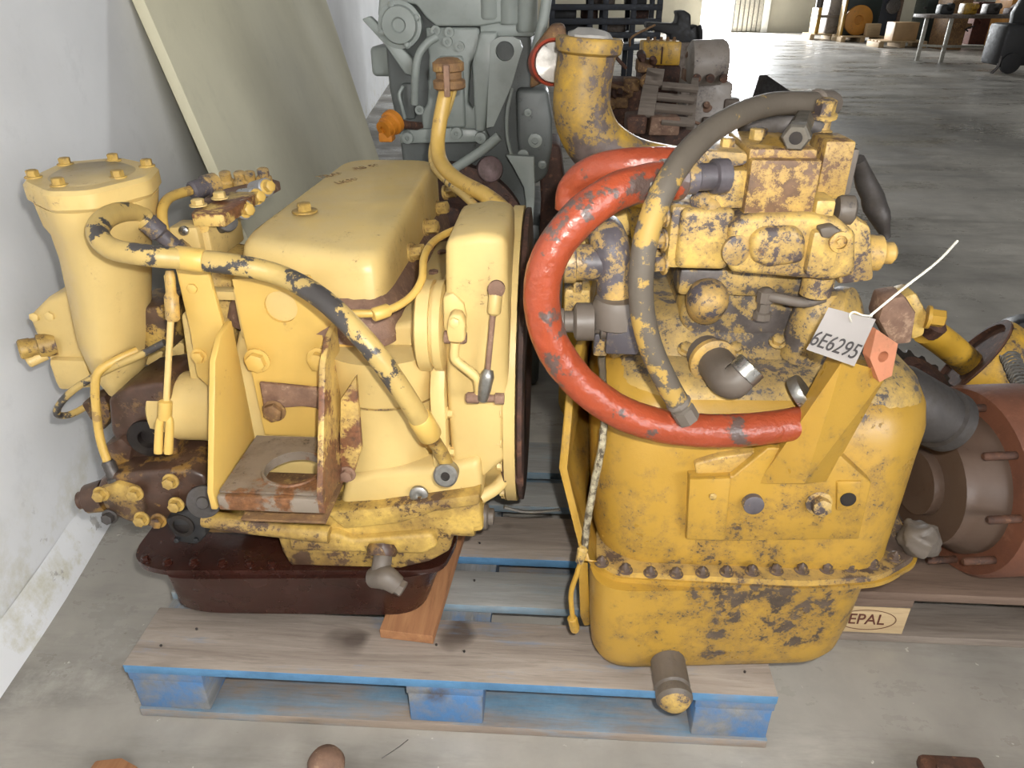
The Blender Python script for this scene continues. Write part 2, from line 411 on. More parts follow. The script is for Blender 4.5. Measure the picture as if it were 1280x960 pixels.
SOLEN = metal('zinc_solenoid', (160, 160, 162), 0.35, 0.5, 0.3, (150, 130, 90))
PLAST = metal('dark_plastic', (78, 76, 74), 0.5, 0.0, 0.3)
ORNG = paint('orange_cap_paint', (186, 116, 30), chip=0.2, dirt=0.4, dirtcol=(120, 80, 30))
WDECK = wood('grey_deck_wood', (166, 154, 142), (126, 114, 104), blue=0.66, bluetop=0.37, bluecol=(92, 140, 180))
WDECK2 = wood('blue_grey_deck_wood', (156, 156, 152), (128, 126, 122), blue=0.60, bluetop=0.42, bluecol=(120, 146, 162))
WBLUE = wood('blue_block_wood', (146, 146, 144), (112, 112, 112), blue=0.54, bluetop=0.45, bluecol=(78, 122, 170), axis=1)
WBOT = wood('blue_bottom_wood', (160, 144, 128), (128, 114, 102), blue=0.46, bluetop=0.54, bluecol=(112, 146, 170))
WRAW = wood('raw_pallet_wood', (124, 103, 88), (94, 76, 64))
WPLANK = wood('orange_plank_wood', (168, 120, 80), (134, 90, 58), axis=1)
WGREY = wood('weathered_crate_wood', (142, 130, 118), (106, 94, 84))
# ------------------------------------------------------------------ the hall
def concrete():
    n = N('concrete_floor')
    a = n.ramp(n.noise(1.1, 6, 0.6), 0.3, 0.7); b = n.ramp(n.noise(6, 8, 0.65), 0.3, 0.7); f = n.noise(60, 5, 0.7)
    c = n.mix(a, lin((168, 163, 154)), lin((194, 188, 177)))
    c = n.mix(n.math('MULTIPLY', b, 0.5), c, lin((140, 134, 126)))
    c = n.mix(n.ramp(n.noise(0.45, 5, 0.65, n.mapping((1, 0.5, 1))), 0.44, 0.62, 0, 0.75), c, lin((92, 88, 82)))
    c = n.mix(n.ramp(n.noise(1.3, 8, 0.72, n.mapping((0.35, 1.5, 1), loc=(4, 2, 0))), 0.50, 0.62, 0, 0.42), c, lin((84, 80, 75)))
    c = n.mix(n.ramp(n.noise(3, 9, 0.72, n.mapping((1, 1, 1), loc=(3, 1, 0))), 0.60, 0.72, 0, 0.35), c, lin((204, 200, 190)))
    c = n.mix(n.ramp(n.noise(38, 3, 0.6), 0.71, 0.74, 0, 0.6), c, lin((226, 222, 212)))
    c = n.mix(n.ramp(n.noise(23, 3, 0.6, n.mapping((1, 1, 1), loc=(9, 4, 0))), 0.70, 0.74, 0, 0.6), c, lin((84, 72, 60)))
    n.bump(n.math('ADD', n.math('MULTIPLY', f, 0.3), n.noise(2.5, 5)), 0.12, 0.004)
    r = n.ramp(n.math('ADD', n.math('MULTIPLY', n.noise(1.3, 7, 0.7, n.mapping((0.5, 1.6, 1))), 0.7), n.math('MULTIPLY', n.noise(9, 6, 0.7), 0.3)), 0.42, 0.60, 0.22, 0.66)
    return n.out(c, r, None, 0.5)
def plaster(name, col, stain=True):
    n = N(name)
    c = n.mix(n.ramp(n.noise(1.7, 6, 0.6), 0.3, 0.7), lin(col), tuple(v * 0.88 for v in lin(col)))
    c = n.mix(n.ramp(n.noise(9, 7, 0.7), 0.56, 0.72, 0, 0.3), c, tuple(v * 0.72 for v in lin(col)))
    if stain:
        sp = n.add('ShaderNodeSeparateXYZ'); n.link(n.o, sp.inputs[0])
        low = n.ramp(sp.outputs[2], 0.02, 0.30, 1, 0)
        m = n.math('MULTIPLY', low, n.ramp(n.noise(7, 7, 0.7, n.mapping((1, 1, 1), loc=(2, 5, 1))), 0.52, 0.66, 0, 0.7))
        c = n.mix(m, c, lin((186, 178, 140)))
        m2 = n.math('MULTIPLY', low, n.ramp(n.noise(13, 6, 0.7, n.mapping((1, 1, 1), loc=(7, 5, 3))), 0.63, 0.67, 0, 0.6)); c = n.mix(m2, c, lin((120, 108, 90)))
    n.bump(n.noise(26, 6, 0.65), 0.25, 0.004)
    return n.out(c, 0.7)
FLOORM = concrete(); WALLM = plaster('white_plaster', (236, 236, 236)); FARM = plaster('beige_far_wall', (196, 190, 170), False)
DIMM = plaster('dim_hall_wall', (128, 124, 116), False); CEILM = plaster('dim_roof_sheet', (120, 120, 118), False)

b = B(); b.box(-8, 15, -7, 30, -0.2, 0.0); fl = struct(b.done('floor', FLOORM))
WD = V(-0.13101, 0.99138, 0); WN = V(0.99138, 0.13101, 0); W0 = V(-0.3385, 0.0875, 0)     # left wall: direction, normal, a point on its foot
b = B(); b.prism([W0 + WD * -7, W0 + WD * 26.3, W0 + WD * 26.3 - WN * 0.25, W0 + WD * -7 - WN * 0.25], (0, 0, 7)); struct(b.done('wall_left', WALLM))
# rounded plaster fillet along the foot of the wall
b = B()
sec = [(0.0, 0.0), (0.03, 0.0), (0.022, 0.03), (0.012, 0.07), (0.0, 0.10)]
b.loft([[W0 + WD * s + WN * (u + 0.004 * math.sin(s * 9)) + V(0, 0, z) for u, z in sec] for s in [-3 + 0.1 * i for i in range(90)]])
struct(b.done('baseboard_left', WALLM))
YF = 26.0
dx0, dx1, dx2, dx3 = at(874, 40, YF).x, at(914, 40, YF).x, at(949, 40, YF).x, at(957, 40, YF).x
DH = 4.2
b = B(); b.box(-5, dx0, YF, YF + 0.3, 0, 7); struct(b.done('wall_far', FARM))
b = B(); b.box(dx1, 15, YF, YF + 0.3, 0, 7); struct(b.done('wall_far_right', FARM))
b = B(); b.box(dx0, dx1, YF, YF + 0.3, DH, 7); struct(b.done('wall_far_lintel', FARM))
b = B(); b.box(14.0, 14.3, -7, 26, 0, 7); struct(b.done('wall_right', DIMM))
b = B(); b.box(-0.3, 14.3, -7, -6.7, 0, 7); struct(b.done('wall_rear', DIMM))
b = B(); b.box(-5, 15, -7.2, 26.5, 7.0, 7.15); struct(b.done('ceiling', CEILM))
b = B()
for x0_, x1_, z0_, z1_ in ((3.9, 9.1, 4.5, 4.6), (3.9, 9.1, 1.4, 1.5), (3.9, 4.0, 1.5, 4.5), (9.0, 9.1, 1.5, 4.5)): b.box(x0_, x1_, -6.7, -6.55, z0_, z1_)
struct(b.done('rear_fill_frame', DIMM))  # unseen frame added around the rear fill lamp
# sliding gate leaf beside the opening: ribbed sheet in pieces, and its bright edge post
SHEET = metal('galvanised_sheet', (168, 164, 152), 0.5, 0.2, 0.3)
gate = bpy.data.objects.new('door_1', None); COL.objects.link(gate); gate.location = ((dx1 + dx2) / 2, YF - 0.12, 0); struct(gate)
nrib = 6
for i in range(nrib):
    w = (dx2 - dx1) / nrib
    b = B(); b.box(dx1 + i * w + 0.012, dx1 + (i + 1) * w - 0.012, YF - 0.12, YF - 0.06, 0.03, DH, 0.012); b.done('panel', SHEET, gate)
b = B(); b.box(dx1, dx2, YF - 0.055, YF - 0.03, 0.03, DH); b.done('backing_sheet', DSTEEL, gate)
b = B(); b.box(dx2, dx3, YF - 0.16, YF - 0.02, 0, DH, 0.01); struct(b.done('trim_1', paint('white_post_paint', (236, 234, 226), chip=0, dirt=0.1)))
# bright yard outside
b = B(); b.box(dx0 - 6, dx1 + 6, YF + 0.3, YF + 14, -0.22, -0.02); struct(b.done('floor_yard', FLOORM))

# ------------------------------------------------------------------ leaning board on the wall
def wallx(Y): return W0.x - 0.13215 * (Y - W0.y)
b = B()
ya, yb = 1.5, 5.0
def lean(Y, z): return V(wallx(Y) + 0.335 - 0.258 * z, Y, z)
p = [lean(ya, 0.0), lean(yb, 0.0), lean(yb, 1.29), lean(ya, 1.29)]
b.prism(p, V(0.034, 0.004, 0.009), 0.003)
BOARD = plaster('cream_board_paint', (226, 219, 188), False)
b.own('wall_panel', BOARD, 'large cream board leaning sideways on the white wall behind the yellow gearbox', 'board')

# ------------------------------------------------------------------ pallets
GAP = 0.04125
DECK = [(0, .145), (.145 + GAP, .245 + GAP), (.245 + 2 * GAP, .39 + 2 * GAP), (.39 + 3 * GAP, .49 + 3 * GAP), (.49 + 4 * GAP, .635 + 4 * GAP)]
def pallet(name, label, loc, md, ms, mb, mbot, rz=0.0, cat='pallet', group=None, nails=True):
    t = thing(name, label, cat, loc, group); t.rotation_euler = (0, 0, rz)
    L = Vector(loc)
    for i, (a, c) in enumerate(DECK):
        j = random.uniform(-.004, .004)
        b = B(); b.box(L.x + j, L.x + 1.2 + j * .5, L.y + a, L.y + c, L.z + .122, L.z + .144 + random.uniform(-.001, .001), 0.003)
        bb = b.done('deck_board', md[i], t)
    for x in (0, .5275, 1.055):
        b = B(); b.box(L.x + x + .001, L.x + x + .144, L.y + .003, L.y + .797, L.z + .1, L.z + .1218, 0.002); b.done('stringer', ms, t)
        for y0, y1 in ((.004, .104), (.328, .472), (.696, .796)):
            b = B(); b.box(L.x + x + .003, L.x + x + .142, L.y + y0, L.y + y1, L.z + .022, L.z + .0998, 0.004); b.done('block', mb, t)
    for y0, y1 in ((0, .1), (.328, .472), (.7, .8)):
        b = B(); b.box(L.x, L.x + 1.2, L.y + y0, L.y + y1, L.z, L.z + .0218, 0.003); b.done('bottom_board', mbot, t)
    if nails:
        for x in (.05, .1, .575, .63, 1.1, 1.15):
            for a, c in DECK[:3]:
                b = B(); yy = a + (c - a) * random.uniform(.3, .7); b.cyl(L + V(x, yy, .1435), L + V(x, yy, .1462), .0024, n=8); b.done('nail', DSTEEL, t)
    return t
pal = pallet('wooden_pallet', 'blue and grey wooden pallet carrying the two yellow gearboxes', (0, 0, 0), [WDECK, WDECK2, WDECK, WDECK2, WDECK2], WBLUE, WBLUE, WBOT)
pal2 = pallet('wooden_pallet', 'bare wooden pallet stamped EPAL under the rusty hub', (1.41, 0.27, 0), [WRAW] * 5, WRAW, WGREY, WGREY)
def text(body, name, mat, parent, loc, size, rot, depth=0.0006, shear=0.0, squash=1.0):
    c = bpy.data.curves.new(name, 'FONT'); c.body = body; c.size = size; c.extrude = depth; c.align_x = 'CENTER'; c.align_y = 'CENTER'; c.shear = shear
    o = bpy.data.objects.new(name, c); COL.objects.link(o)
    me = bpy.data.meshes.new_from_object(o); bpy.data.objects.remove(o)
    me.materials.append(mat)
    o = bpy.data.objects.new(name, me); COL.objects.link(o)
    if parent: o.parent = parent; loc = Vector(loc) - root_of(parent).location
    o.location = loc; o.rotation_euler = rot; o.scale = (squash, 1, 1)
    return o
INK = metal('brown_brand_ink', (92, 48, 34), 0.8, 0.0, 0.2)
# light branded patch on the corner block, with the oval mark
b = B(); b.box(1.414, 1.551, .2728, .2742, .024, .099, 0.0004); b.done('stamp_patch', wood('pale_stamped_wood', (196, 172, 132), (168, 142, 106)), pal2)
text('EPAL', 'stamp_lettering', INK, pal2, (1.468, .2722, .062), .042, (math.pi / 2, 0, 0), squash=0.85)
b = B()
ring = lambda k: [V(1.468 + .062 * k * math.cos(a), .2722, .062 + .029 * (k if k == 1 else .955) * math.sin(a)) for a in [2 * math.pi * i / 40 for i in range(40)]]
ro, ri = ring(1), ring(.975)
t = bmesh.new(); A = [t.verts.new(p) for p in ro]; Bq = [t.verts.new(p) for p in ri]; A2 = [t.verts.new(p + V(0, -.0006, 0)) for p in ro]; B2 = [t.verts.new(p + V(0, -.0006, 0)) for p in ri]
for i in range(40):
    j = (i + 1) % 40
    for f in ((A[i], A[j], Bq[j], Bq[i]), (A2[i], B2[i], B2[j], A2[j]), (A[i], A2[i], A2[j], A[j]), (Bq[i], Bq[j], B2[j], B2[i])): t.faces.new(f)
b._merge(t); b.done('stamp_oval', INK, pal2)

# orange-brown plank under the left gearbox
b = B(); q0, q1, q2, q3 = atz(474, 787, .168), atz(541, 795, .168), atz(588, 640, .168), atz(530, 630, .168)
dv = (q2 - q1) * 2.2
b.prism([q0, q1, q1 + dv, q0 + dv], (0, 0, -.0225), .002)
b.own('wood_plank', WPLANK, 'orange brown wooden plank lying under the brown oil pan', 'plank')
# small litter on the floor in front
b = B(); c = atz(408, 966, 0); b.lathe(c, (0.12, 0, 1), [(.026, 0), (.032, .012), (.033, .03), (.026, .045), (.012, .052), (0, .053)], 22)
b.own('iron_weight', RUSTL, 'round rusty iron weight on the floor below the blue pallet', 'iron weight')
b = B(); c = atz(1190, 975, 0); b.box(c.x - .055, c.x + .055, c.y - .03, c.y + .03, 0, .03, .008); b.lathe(c + V(-.02, 0, .028), (0, 0, 1), [(.015, 0), (.015, .006), (.01, .008)], 16)
b.own('rusty_block', RUST, 'rusty metal block at the bottom edge under the right gearbox', 'metal block')
b = B(); c = atz(138, 968, 0); b.prism([c + V(-.04, -.02, 0), c + V(.03, -.03, 0), c + V(.05, .01, 0), c + V(.01, .026, 0), c + V(-.035, .018, 0)], (0, 0, .012), .004)
b.own('wood_scrap', WPLANK, 'orange scrap of wood on the floor at bottom left corner', 'wood scrap')
b = B(); c = atz(500, 938, 0)
b.tube([c + V(-.03, -.02, .003), c + V(-.005, .0, .006), c + V(.012, .02, .004)], .0008, 5, 4)
b.own('twig', DSTEEL, 'thin dry twig on the concrete before the blue pallet', 'twig')
# ------------------------------------------------------------------ left gearbox
G1 = thing('yellow_gearbox', 'pale yellow gearbox with smooth top cover on a brown oil pan, left on the pallet', 'gearbox', (0.33, 0.35, 0.169))
def xy(p): return (p.x, p.y)
# oil pan
zr = .30
rim = [xy(atz(163, 700, zr)), xy(atz(196, 717, zr)), xy(atz(548, 716, zr)), xy(atz(568, 690, zr)), (.60, .62), (0.0, .60)]
bot = [xy(atz(216, 752, .169)), xy(atz(250, 766, .169)), xy(atz(512, 769, .169)), xy(atz(538, 748, .169)), (.52, .56), (.07, .56)]
mid = [xy(atz(203, 716, zr)), xy(atz(220, 722, zr)), xy(atz(530, 720, zr)), xy(atz(556, 700, zr)), (.57, .60), (.03, .58)]
b = B(); b.loft([rquad(bot, .05, .1695, 6), rquad([tuple(Vector(p) * .5 + Vector(q) * .5) for p, q in zip(bot, shrink(bot, -.004))], .05, .175, 6), rquad([tuple(Vector(p) * .75 + Vector(q) * .25) for p, q in zip(bot, mid)], .06, .20, 6), rquad(mid, .06, zr - .004, 6)])
pan = b.done('oil_pan', OIL, G1)
b = B(); b.loft([rquad(rim, .05, zr - .006, 6), rquad(rim, .05, zr + .006, 6)]); b.rough(.0015, 25); b.done('pan_rim', OIL, G1)
for x, y in ((182, 702), (210, 706), (243, 706), (278, 707), (312, 708), (340, 709)):
    bolt(atz(x, y - 2, zr + .006), (0, 0, 1), .007, .008, OIL, G1)
b = B(); b.lathe(V(.25, .12, .235), (0, -1, 0), [(.02, 0), (.02, .006), (.012, .01)], 20); b.done('pan_plug', OIL, G1)
# lower casting
b = B(); b.fpoly([(258, 652), (300, 640), (420, 640), (545, 636), (600, 628), (604, 660), (568, 668), (562, 690), (538, 703), (500, 712), (362, 708), (352, 690), (345, 668), (258, 668)], .105, .42, .008, 3)
b.done('lower_casting', YLg, G1)
b = B(); b.tube([at(256, 648, .09), at(300, 655, .085), at(412, 668, .085)], .016, 14, 3, smooth=False); b.done('side_rail', YLg, G1)
b = B(); b.fpoly([(405, 640), (470, 636), (600, 618), (600, 632), (545, 640), (500, 655), (430, 662)], .075, .06, .006); b.done('ledge', YLg, G1)
b = B(); b.fpoly([(360, 672), (420, 668), (440, 676), (540, 668), (548, 684), (530, 694), (362, 690)], .088, .06, .008, 3); b.done('cast_step', YLg, G1)
# main case
b = B(); b.fpoly([(286, 470), (296, 415), (330, 405), (450, 415), (500, 405), (538, 400), (556, 610), (560, 640), (420, 650), (280, 645)], .185, .45, .012, 3)
b.done('main_case', YL, G1)
b = B(); bx = at(478, 520, .13)
b.lathe(V(bx.x - .005, .215, at(480, 612, .12).z), (0, 0, 1), [(.112, 0), (.115, .02), (.105, .05), (.102, .12), (.103, .18), (.108, .235), (.109, .25)], 40); b.done('clutch_barrel', YL, G1)
b = B(); b.lathe(V(bx.x - .005, .215, at(480, 612, .12).z + .165), (0, 0, 1), [(.1045, 0), (.1065, .002), (.1045, .004)], 40, True); b.done('barrel_seam', YLg, G1)
b = B(); b.fpoly([(432, 600), (470, 590), (560, 585), (600, 575), (604, 628), (470, 646), (420, 646)], .10, .12, .014, 3); b.done('case_foot', YL, G1)
# joint flange between case and bell housing
b = B(); fx = at(536, 500, .11).x
b.prism([V(fx, .115, .46), V(fx, .105, .56), V(fx, .115, .68), V(fx, .17, .76), V(fx, .3, .80), V(fx, .60, .80), V(fx, .60, .44)], (.026, 0, 0), .006, 2)
b.done('joint_flange', YL, G1)
for z in (.50, .56, .635):
    bolt(V(fx + .026, .125, z), (1, -.1, 0), .008, .009, YL, G1)
# bell housing (axis X) with its bolting ring
CB = V(0, .40, .61)
b = B(); b.lathe(V(fx + .02, CB.y, CB.z), (1, 0, 0), [(.235, 0), (.262, .03), (.270, .09), (.272, .115)], 64); b.done('bell_housing', YL, G1)
b = B(); b.fpoly([(556, 300), (600, 292), (634, 296), (636, 420), (634, 575), (604, 600), (566, 600), (558, 500), (556, 420)], .118, .2, .014, 3); b.done('bell_front_web', YL, G1)
b = B(); b.lathe(V(.700, CB.y, CB.z), (1, 0, 0), [(.27, 0), (.287, .003), (.287, .022), (.25, .023)], 72); b.done('bell_ring', YL, G1)
b = B(); b.lathe(V(.7235, CB.y, CB.z), (1, 0, 0), [(.28, 0), (.284, .003), (.284, .010), (.27, .012), (.16, .012), (.15, .004), (0, .004)], 72); b.done('ring_gasket_face', RUST2, G1)
for a in range(150, 271, 12):
    r = math.radians(a); bolt(V(.700, CB.y + .277 * math.cos(r), CB.z + .277 * math.sin(r)), (-1, 0, 0), .007, .008, YL, G1)
b = B(); b.fpoly([(634, 545), (646, 548), (652, 575), (655, 608), (648, 612), (640, 600), (630, 604), (624, 585)], .14, .03, .004); b.rough(.003, 60); b.done('torn_gasket', RUST2, G1)
b = B(); b.tube([at(600, 622, .12), at(622, 608, .14), at(634, 590, .17)], .012, 12); b.done('drain_lip', YL, G1)
# top cover
zt = .915
foot = [xy(atz(285, 322, .86)), xy(atz(440, 350, .86)), xy(atz(470, 335, .86)), (.535, .76), (.30, .77)]
foot = [(.240, .275), (.275, .245), (.470, .195), (.505, .215), (.515, .80), (.305, .80)]
def zc(h): return lambda x, y: h - .03 + .06 * (y - .4)
b = B(); b.loft([rquad(shrink(foot, -.012), .06, .748, 6), rquad(shrink(foot, -.004), .06, .775, 6), rquad(foot, .06, zc(.885), 6), rquad(shrink(foot, .006), .06, zc(.902), 6), rquad(shrink(foot, .018), .06, zc(.912), 6), rquad(shrink(foot, .034), .055, zc(.916), 6)])
cover = b.done('top_cover', YL, G1)
b = B(); b.loft([rquad(shrink(foot, -.045), .05, .735, 5), rquad(shrink(foot, -.045), .05, .750, 5)]); b.rough(.002, 40); b.done('cover_flange', RUSTL, G1)
b = B(); b.loft([rquad(shrink(foot, -.048), .05, .749, 8), rquad(shrink(foot, -.038), .05, .772, 8), rquad(shrink(foot, -.022), .05, .790, 8), rquad(shrink(foot, -.002), .05, .802, 8)], True, False); b.rough(.003, 55); b.done('rust_bead', RUSTL, G1)
bolt(atz(381, 265, .888), (0, 0, 1), .0135, .014, YLg, G1, washer=1.7)
for x, y in ((499, 312), (519, 281), (531, 257), (546, 238)):
    q = atz(x, y, .82); bolt(V(.512, q.y, .815), (1, -.25, .15), .0145, .024, YLr, G1, washer=1.25)
for q in ((.56, .30), (.56, .42), (.56, .54), (.56, .66)):
    bolt(V(q[0] - .01, q[1], .75), (0, 0, 1), .010, .02, RUSTL, G1)
# pen scribbles on the cover
SCR = metal('faded_marker', (112, 84, 58), 0.9, 0.0, 0.6, (190, 168, 112), 60)
for body, x, y, s, rz in (('TRANS', 418, 222, .026, .85), ('LKSSU', 437, 228, .024, .85), ('RB 505', 462, 214, .026, .75)):
    p = atz(x, y, .895); p.z = .886 + .06 * (p.y - .4) + .0005
    text(body, 'pen_marking', SCR, G1, p, s, (math.radians(3.4), 0, rz), .0004)
# mounting bracket
zb = .556
b = B(); b.plate_hole([V(.275, .160, .55), V(.432, .160, .55), V(.452, .160, .728), V(.392, .160, .848), V(.270, .160, .842)], (0, .012, 0), at(351, 384, .172), .027, 30)
brk = b.done('mounting_bracket', YLc, G1)
hc = atz(370, 586, zb)
b = B(); b.plate_hole([V(.265, .0, zb - .014), V(.426, .0, zb - .014), V(.426, .160, zb - .014), V(.265, .160, zb - .014)], (0, 0, .014), V(hc.x - .004, hc.y, zb - .014), .046, 36); b.done('base_plate', DUSTM, brk)
b = B(); b.lathe(V(hc.x - .004, hc.y, zb - .001), (0, 0, 1), [(.046, 0), (.052, 0), (.050, .004), (.046, .004)], 36, True); b.done('hole_rim', DUSTM, brk)
b = B(); b.box(.264, .428, -.012, .0, zb - .030, zb - .002, .004); b.done('front_lip', DUSTM, brk)
for X, m in ((.252, YLc), (.424, YLr)):
    b = B(); b.prism([V(X, -.013, zb - .028), V(X, -.013, zb + .005), V(X, .080, .742), V(X, .115, .768), V(X, .160, .776), V(X, .160, zb - .014), V(X, .14, zb - .028)], (.010, 0, 0), .002); b.done('gusset', m, brk)
for x, y in ((322, 450), (400, 449)): bolt(at(x, y, .159), (0, -1, 0), .0165, .014, YLc, brk, washer=1.3)
bolt(at(343, 513, .159), (0, -1, 0), .017, .012, RUSTY, brk, washer=1.2)
b = B(); b.fpoly([(322, 478), (405, 488), (405, 522), (395, 512), (375, 508), (330, 512)], .158, .013, .004); b.rough(.003, 60); b.done('rust_crust', RUSTL, brk)
b = B(); b.box(.28, .42, .02, .15, zb - .075, zb - .07, .001); b.rough(.002, 30); b.done('rust_floor', RUSTY, brk)
b = B(); b.fpoly([(425, 500), (445, 470), (452, 560), (440, 600), (424, 606)], .09, .012, .003); b.done('foot_tab', YLr, brk)
bolt(at(434, 592, .09), (0, -1, 0), .011, .010, RUSTL, brk)
b = B(); b.box(.275, .42, .20, .21, .50, .56); b.done('backing_web', RUSTL, G1)
b = B(); b.fblk(296, 362, 404, 425, .178, .012, .004); b.done('case_front_web', YL, G1)
# strap plate, left of the bracket
b = B(); b.fpoly([(217, 327), (222, 321), (251, 321), (257, 330), (286, 432), (300, 470), (295, 486), (262, 485), (246, 470), (238, 418)], .15, .01, .002); st = b.done('strap_plate', YLc, G1)
bolt(at(241, 360, .15), (0, -1, 0), .0085, .005, YLc, st, washer=0); bolt(at(249, 445, .15), (0, -1, 0), .010, .008, YLc, st)
b = B(); b.fpoly([(225, 395), (243, 380), (262, 470), (290, 490), (288, 560), (262, 565), (250, 500), (238, 485)], .19, .10, .006); b.done('case_wing', YL, G1)
b = B(); b.fpoly([(262, 330), (292, 335), (292, 470), (268, 420)], .24, .12, .006); b.done('case_recess', YLr, G1)
b = B(); b.box(.20, .31, .185, .21, .80, .815, .002); b.done('cross_bar', YL, G1)
# painted hydraulic hose
pts = [at(186, 281, .235), at(176, 268, .235), at(158, 264, .20), at(133, 272, .14), at(122, 291, .09), at(140, 311, .065), at(190, 320, .055), at(235, 324, .075), at(300, 332, .08), at(352, 345, .085), at(395, 368, .05), at(430, 398, .02), at(468, 440, .0), at(505, 492, .01), at(530, 532, .03)]
b = B(); b.tube(pts, .0155, 18, 8); hose = b.done('hydraulic_hose', YHOSE, G1)
b = B(); b.lathe(at(524, 521, .025), at(545, 556, .05) - at(524, 521, .025), [(.0165, 0), (.0185, .003), (.0185, .045), (.015, .05)], 20); b.done('ferrule', YLc, hose)
b = B(); b.tube([at(543, 552, .048), at(552, 566, .055), at(558, 580, .06), at(560, 592, .062)], .011, 14, 5); b.done('bent_end', YLg, hose)
e = at(558, 594, .05)
b = B(); b.lathe(e + V(0, .012, 0), (0, -1, .25), [(.012, 0), (.0195, .001), (.0195, .022), (.016, .025), (.0075, .025), (.0075, .0)], 26, True); b.done('banjo_eye', STEEL, hose)
b = B(); b.lathe(e + V(0, .004, 0), (0, -1, .25), [(.0075, 0), (.0075, .012), (0, .012)], 12); b.done('banjo_bore', HOLE, hose)
b = B(); b.lathe(at(524, 617, .095), (0, -1, .1), [(.016, 0), (.016, .006), (.012, .009), (.006, .009), (.006, .002), (0, .002)], 22); b.done('open_port', STEEL, G1)
b = B(); b.lathe(at(186, 280, .235), V(.02, .01, -.03), [(.017, -.005), (.017, .02), (.013, .024), (.013, .05), (.018, .052), (.018, .075), (.012, .08)], 20); b.done('hose_nut', GRMY, hose)
b = B(); b.lathe(at(238, 324, .075), pts[8] - pts[7], [(.0158, -.02), (.0172, -.018), (.0172, .018), (.0158, .02)], 20); b.done('hose_clip', YLc, hose)
# filter housing
cap = [xy(atz(24, 226, .985)), xy(atz(58, 241, .985)), xy(atz(112, 239, .985)), xy(atz(186, 221, .985)), xy(atz(199, 206, .985)), xy(atz(150, 196, .985)), xy(atz(78, 202, .985))]
def sh(q, dx, dy=0): return [(a + dx, c + dy) for a, c in q]
b = B(); b.loft([rquad(shrink(cap, .006), .016, .952, 4), rquad(cap, .016, .958, 4), rquad(cap, .016, .979, 4), rquad(shrink(cap, .006), .016, .985, 4)]); fc = b.done('filter_cover', YL, G1)
b = B(); b.loft([rquad(shrink(cap, .032), .03, .984, 4), rquad(shrink(cap, .036), .03, .9865, 4)]); b.done('cover_boss', paint('dusty_yellow_top', (176, 156, 112), chip=0.1, chipcol=(130, 104, 76), dirt=0.5, dirtcol=(140, 120, 92)), fc)
for x, y in ((42, 222), (74, 232), (148, 222), (184, 208), (142, 201), (82, 206)):
    bolt(atz(x, y, .985), (0, 0, 1), .0095, .010, YLg, fc)
b = B(); b.loft([rquad(sh(shrink(cap, .070), -.050), .04, .60, 4), rquad(sh(shrink(cap, .050), -.048), .04, .64, 4), rquad(sh(shrink(cap, .036), -.040), .04, .70, 4), rquad(sh(shrink(cap, .024), -.012), .04, .86, 4), rquad(sh(shrink(cap, .020), -.008), .035, .90, 4), rquad(sh(shrink(cap, .010), -.003), .03, .915, 4), rquad(shrink(cap, .004), .03, .952, 4)])
fb = b.done('filter_housing', YL, G1)
b = B(); p = at(81, 270, .205); b.lathe(p + V(.006, .012, -.055), V(.02, 0, .1), [(.006, 0), (.016, .008), (.018, .02), (.018, .085), (.01, .09)], 16); b.done('housing_rib', YL, fb)
b = B(); b.lathe(at(93, 304, .225), V(-.1, -1, -.2), [(.012, -.01), (.012, .002), (.008, .005)], 18); b.done('housing_boss', YL, fb)
for i, (x, y) in enumerate(((113, 334), (120, 342), (126, 350), (118, 350))):
    pass
b = B(); b.fpoly([(33, 397), (56, 374), (90, 362), (112, 380), (122, 430), (112, 450), (122, 486), (70, 491), (60, 452), (46, 428)], .275, .11, .014, 3); ob = b.done('outlet_block', YL, G1)
b = B(); b.lathe(at(54, 432, .27), V(-.75, -.6, .05), [(.022, -.02), (.022, .008), (.017, .01), (.017, .018), (.0185, .02), (.0185, .036), (.015, .039)], 20); b.done('outlet_plug', YLg, ob)
b = B(); b.lathe(at(50, 446, .26), V(-.6, -.6, -.2), [(.011, -.01), (.011, .02), (.008, .023)], 14); b.done('small_plug', YL, ob)
bolt(at(44, 396, .275), (0, -1, .1), .009, .006, YL, ob, washer=0); bolt(at(63, 395, .275), (0, -1, .1), .009, .006, YL, ob, washer=0)
b = B(); b.fblk(64, 450, 112, 486, .262, .03, .01); b.done('outlet_foot', YL, ob)
b = B(); b.fpoly([(148, 400), (160, 384), (208, 384), (214, 440), (170, 440), (160, 432), (150, 418)], .25, .10, .008, 3); bk = b.done('inlet_block', YLg, G1)
b = B(); b.lathe(at(163, 414, .25), (-.2, -1, 0), [(.014, 0), (.014, .008), (.011, .010), (.009, .016), (0, .017)], 18); b.done('inlet_stub', GRM, bk)
b = B(); b.fpoly([(126, 440), (206, 428), (232, 430), (228, 456), (172, 458), (128, 480)], .30, .10, .006); b.done('filter_base', YL, G1)
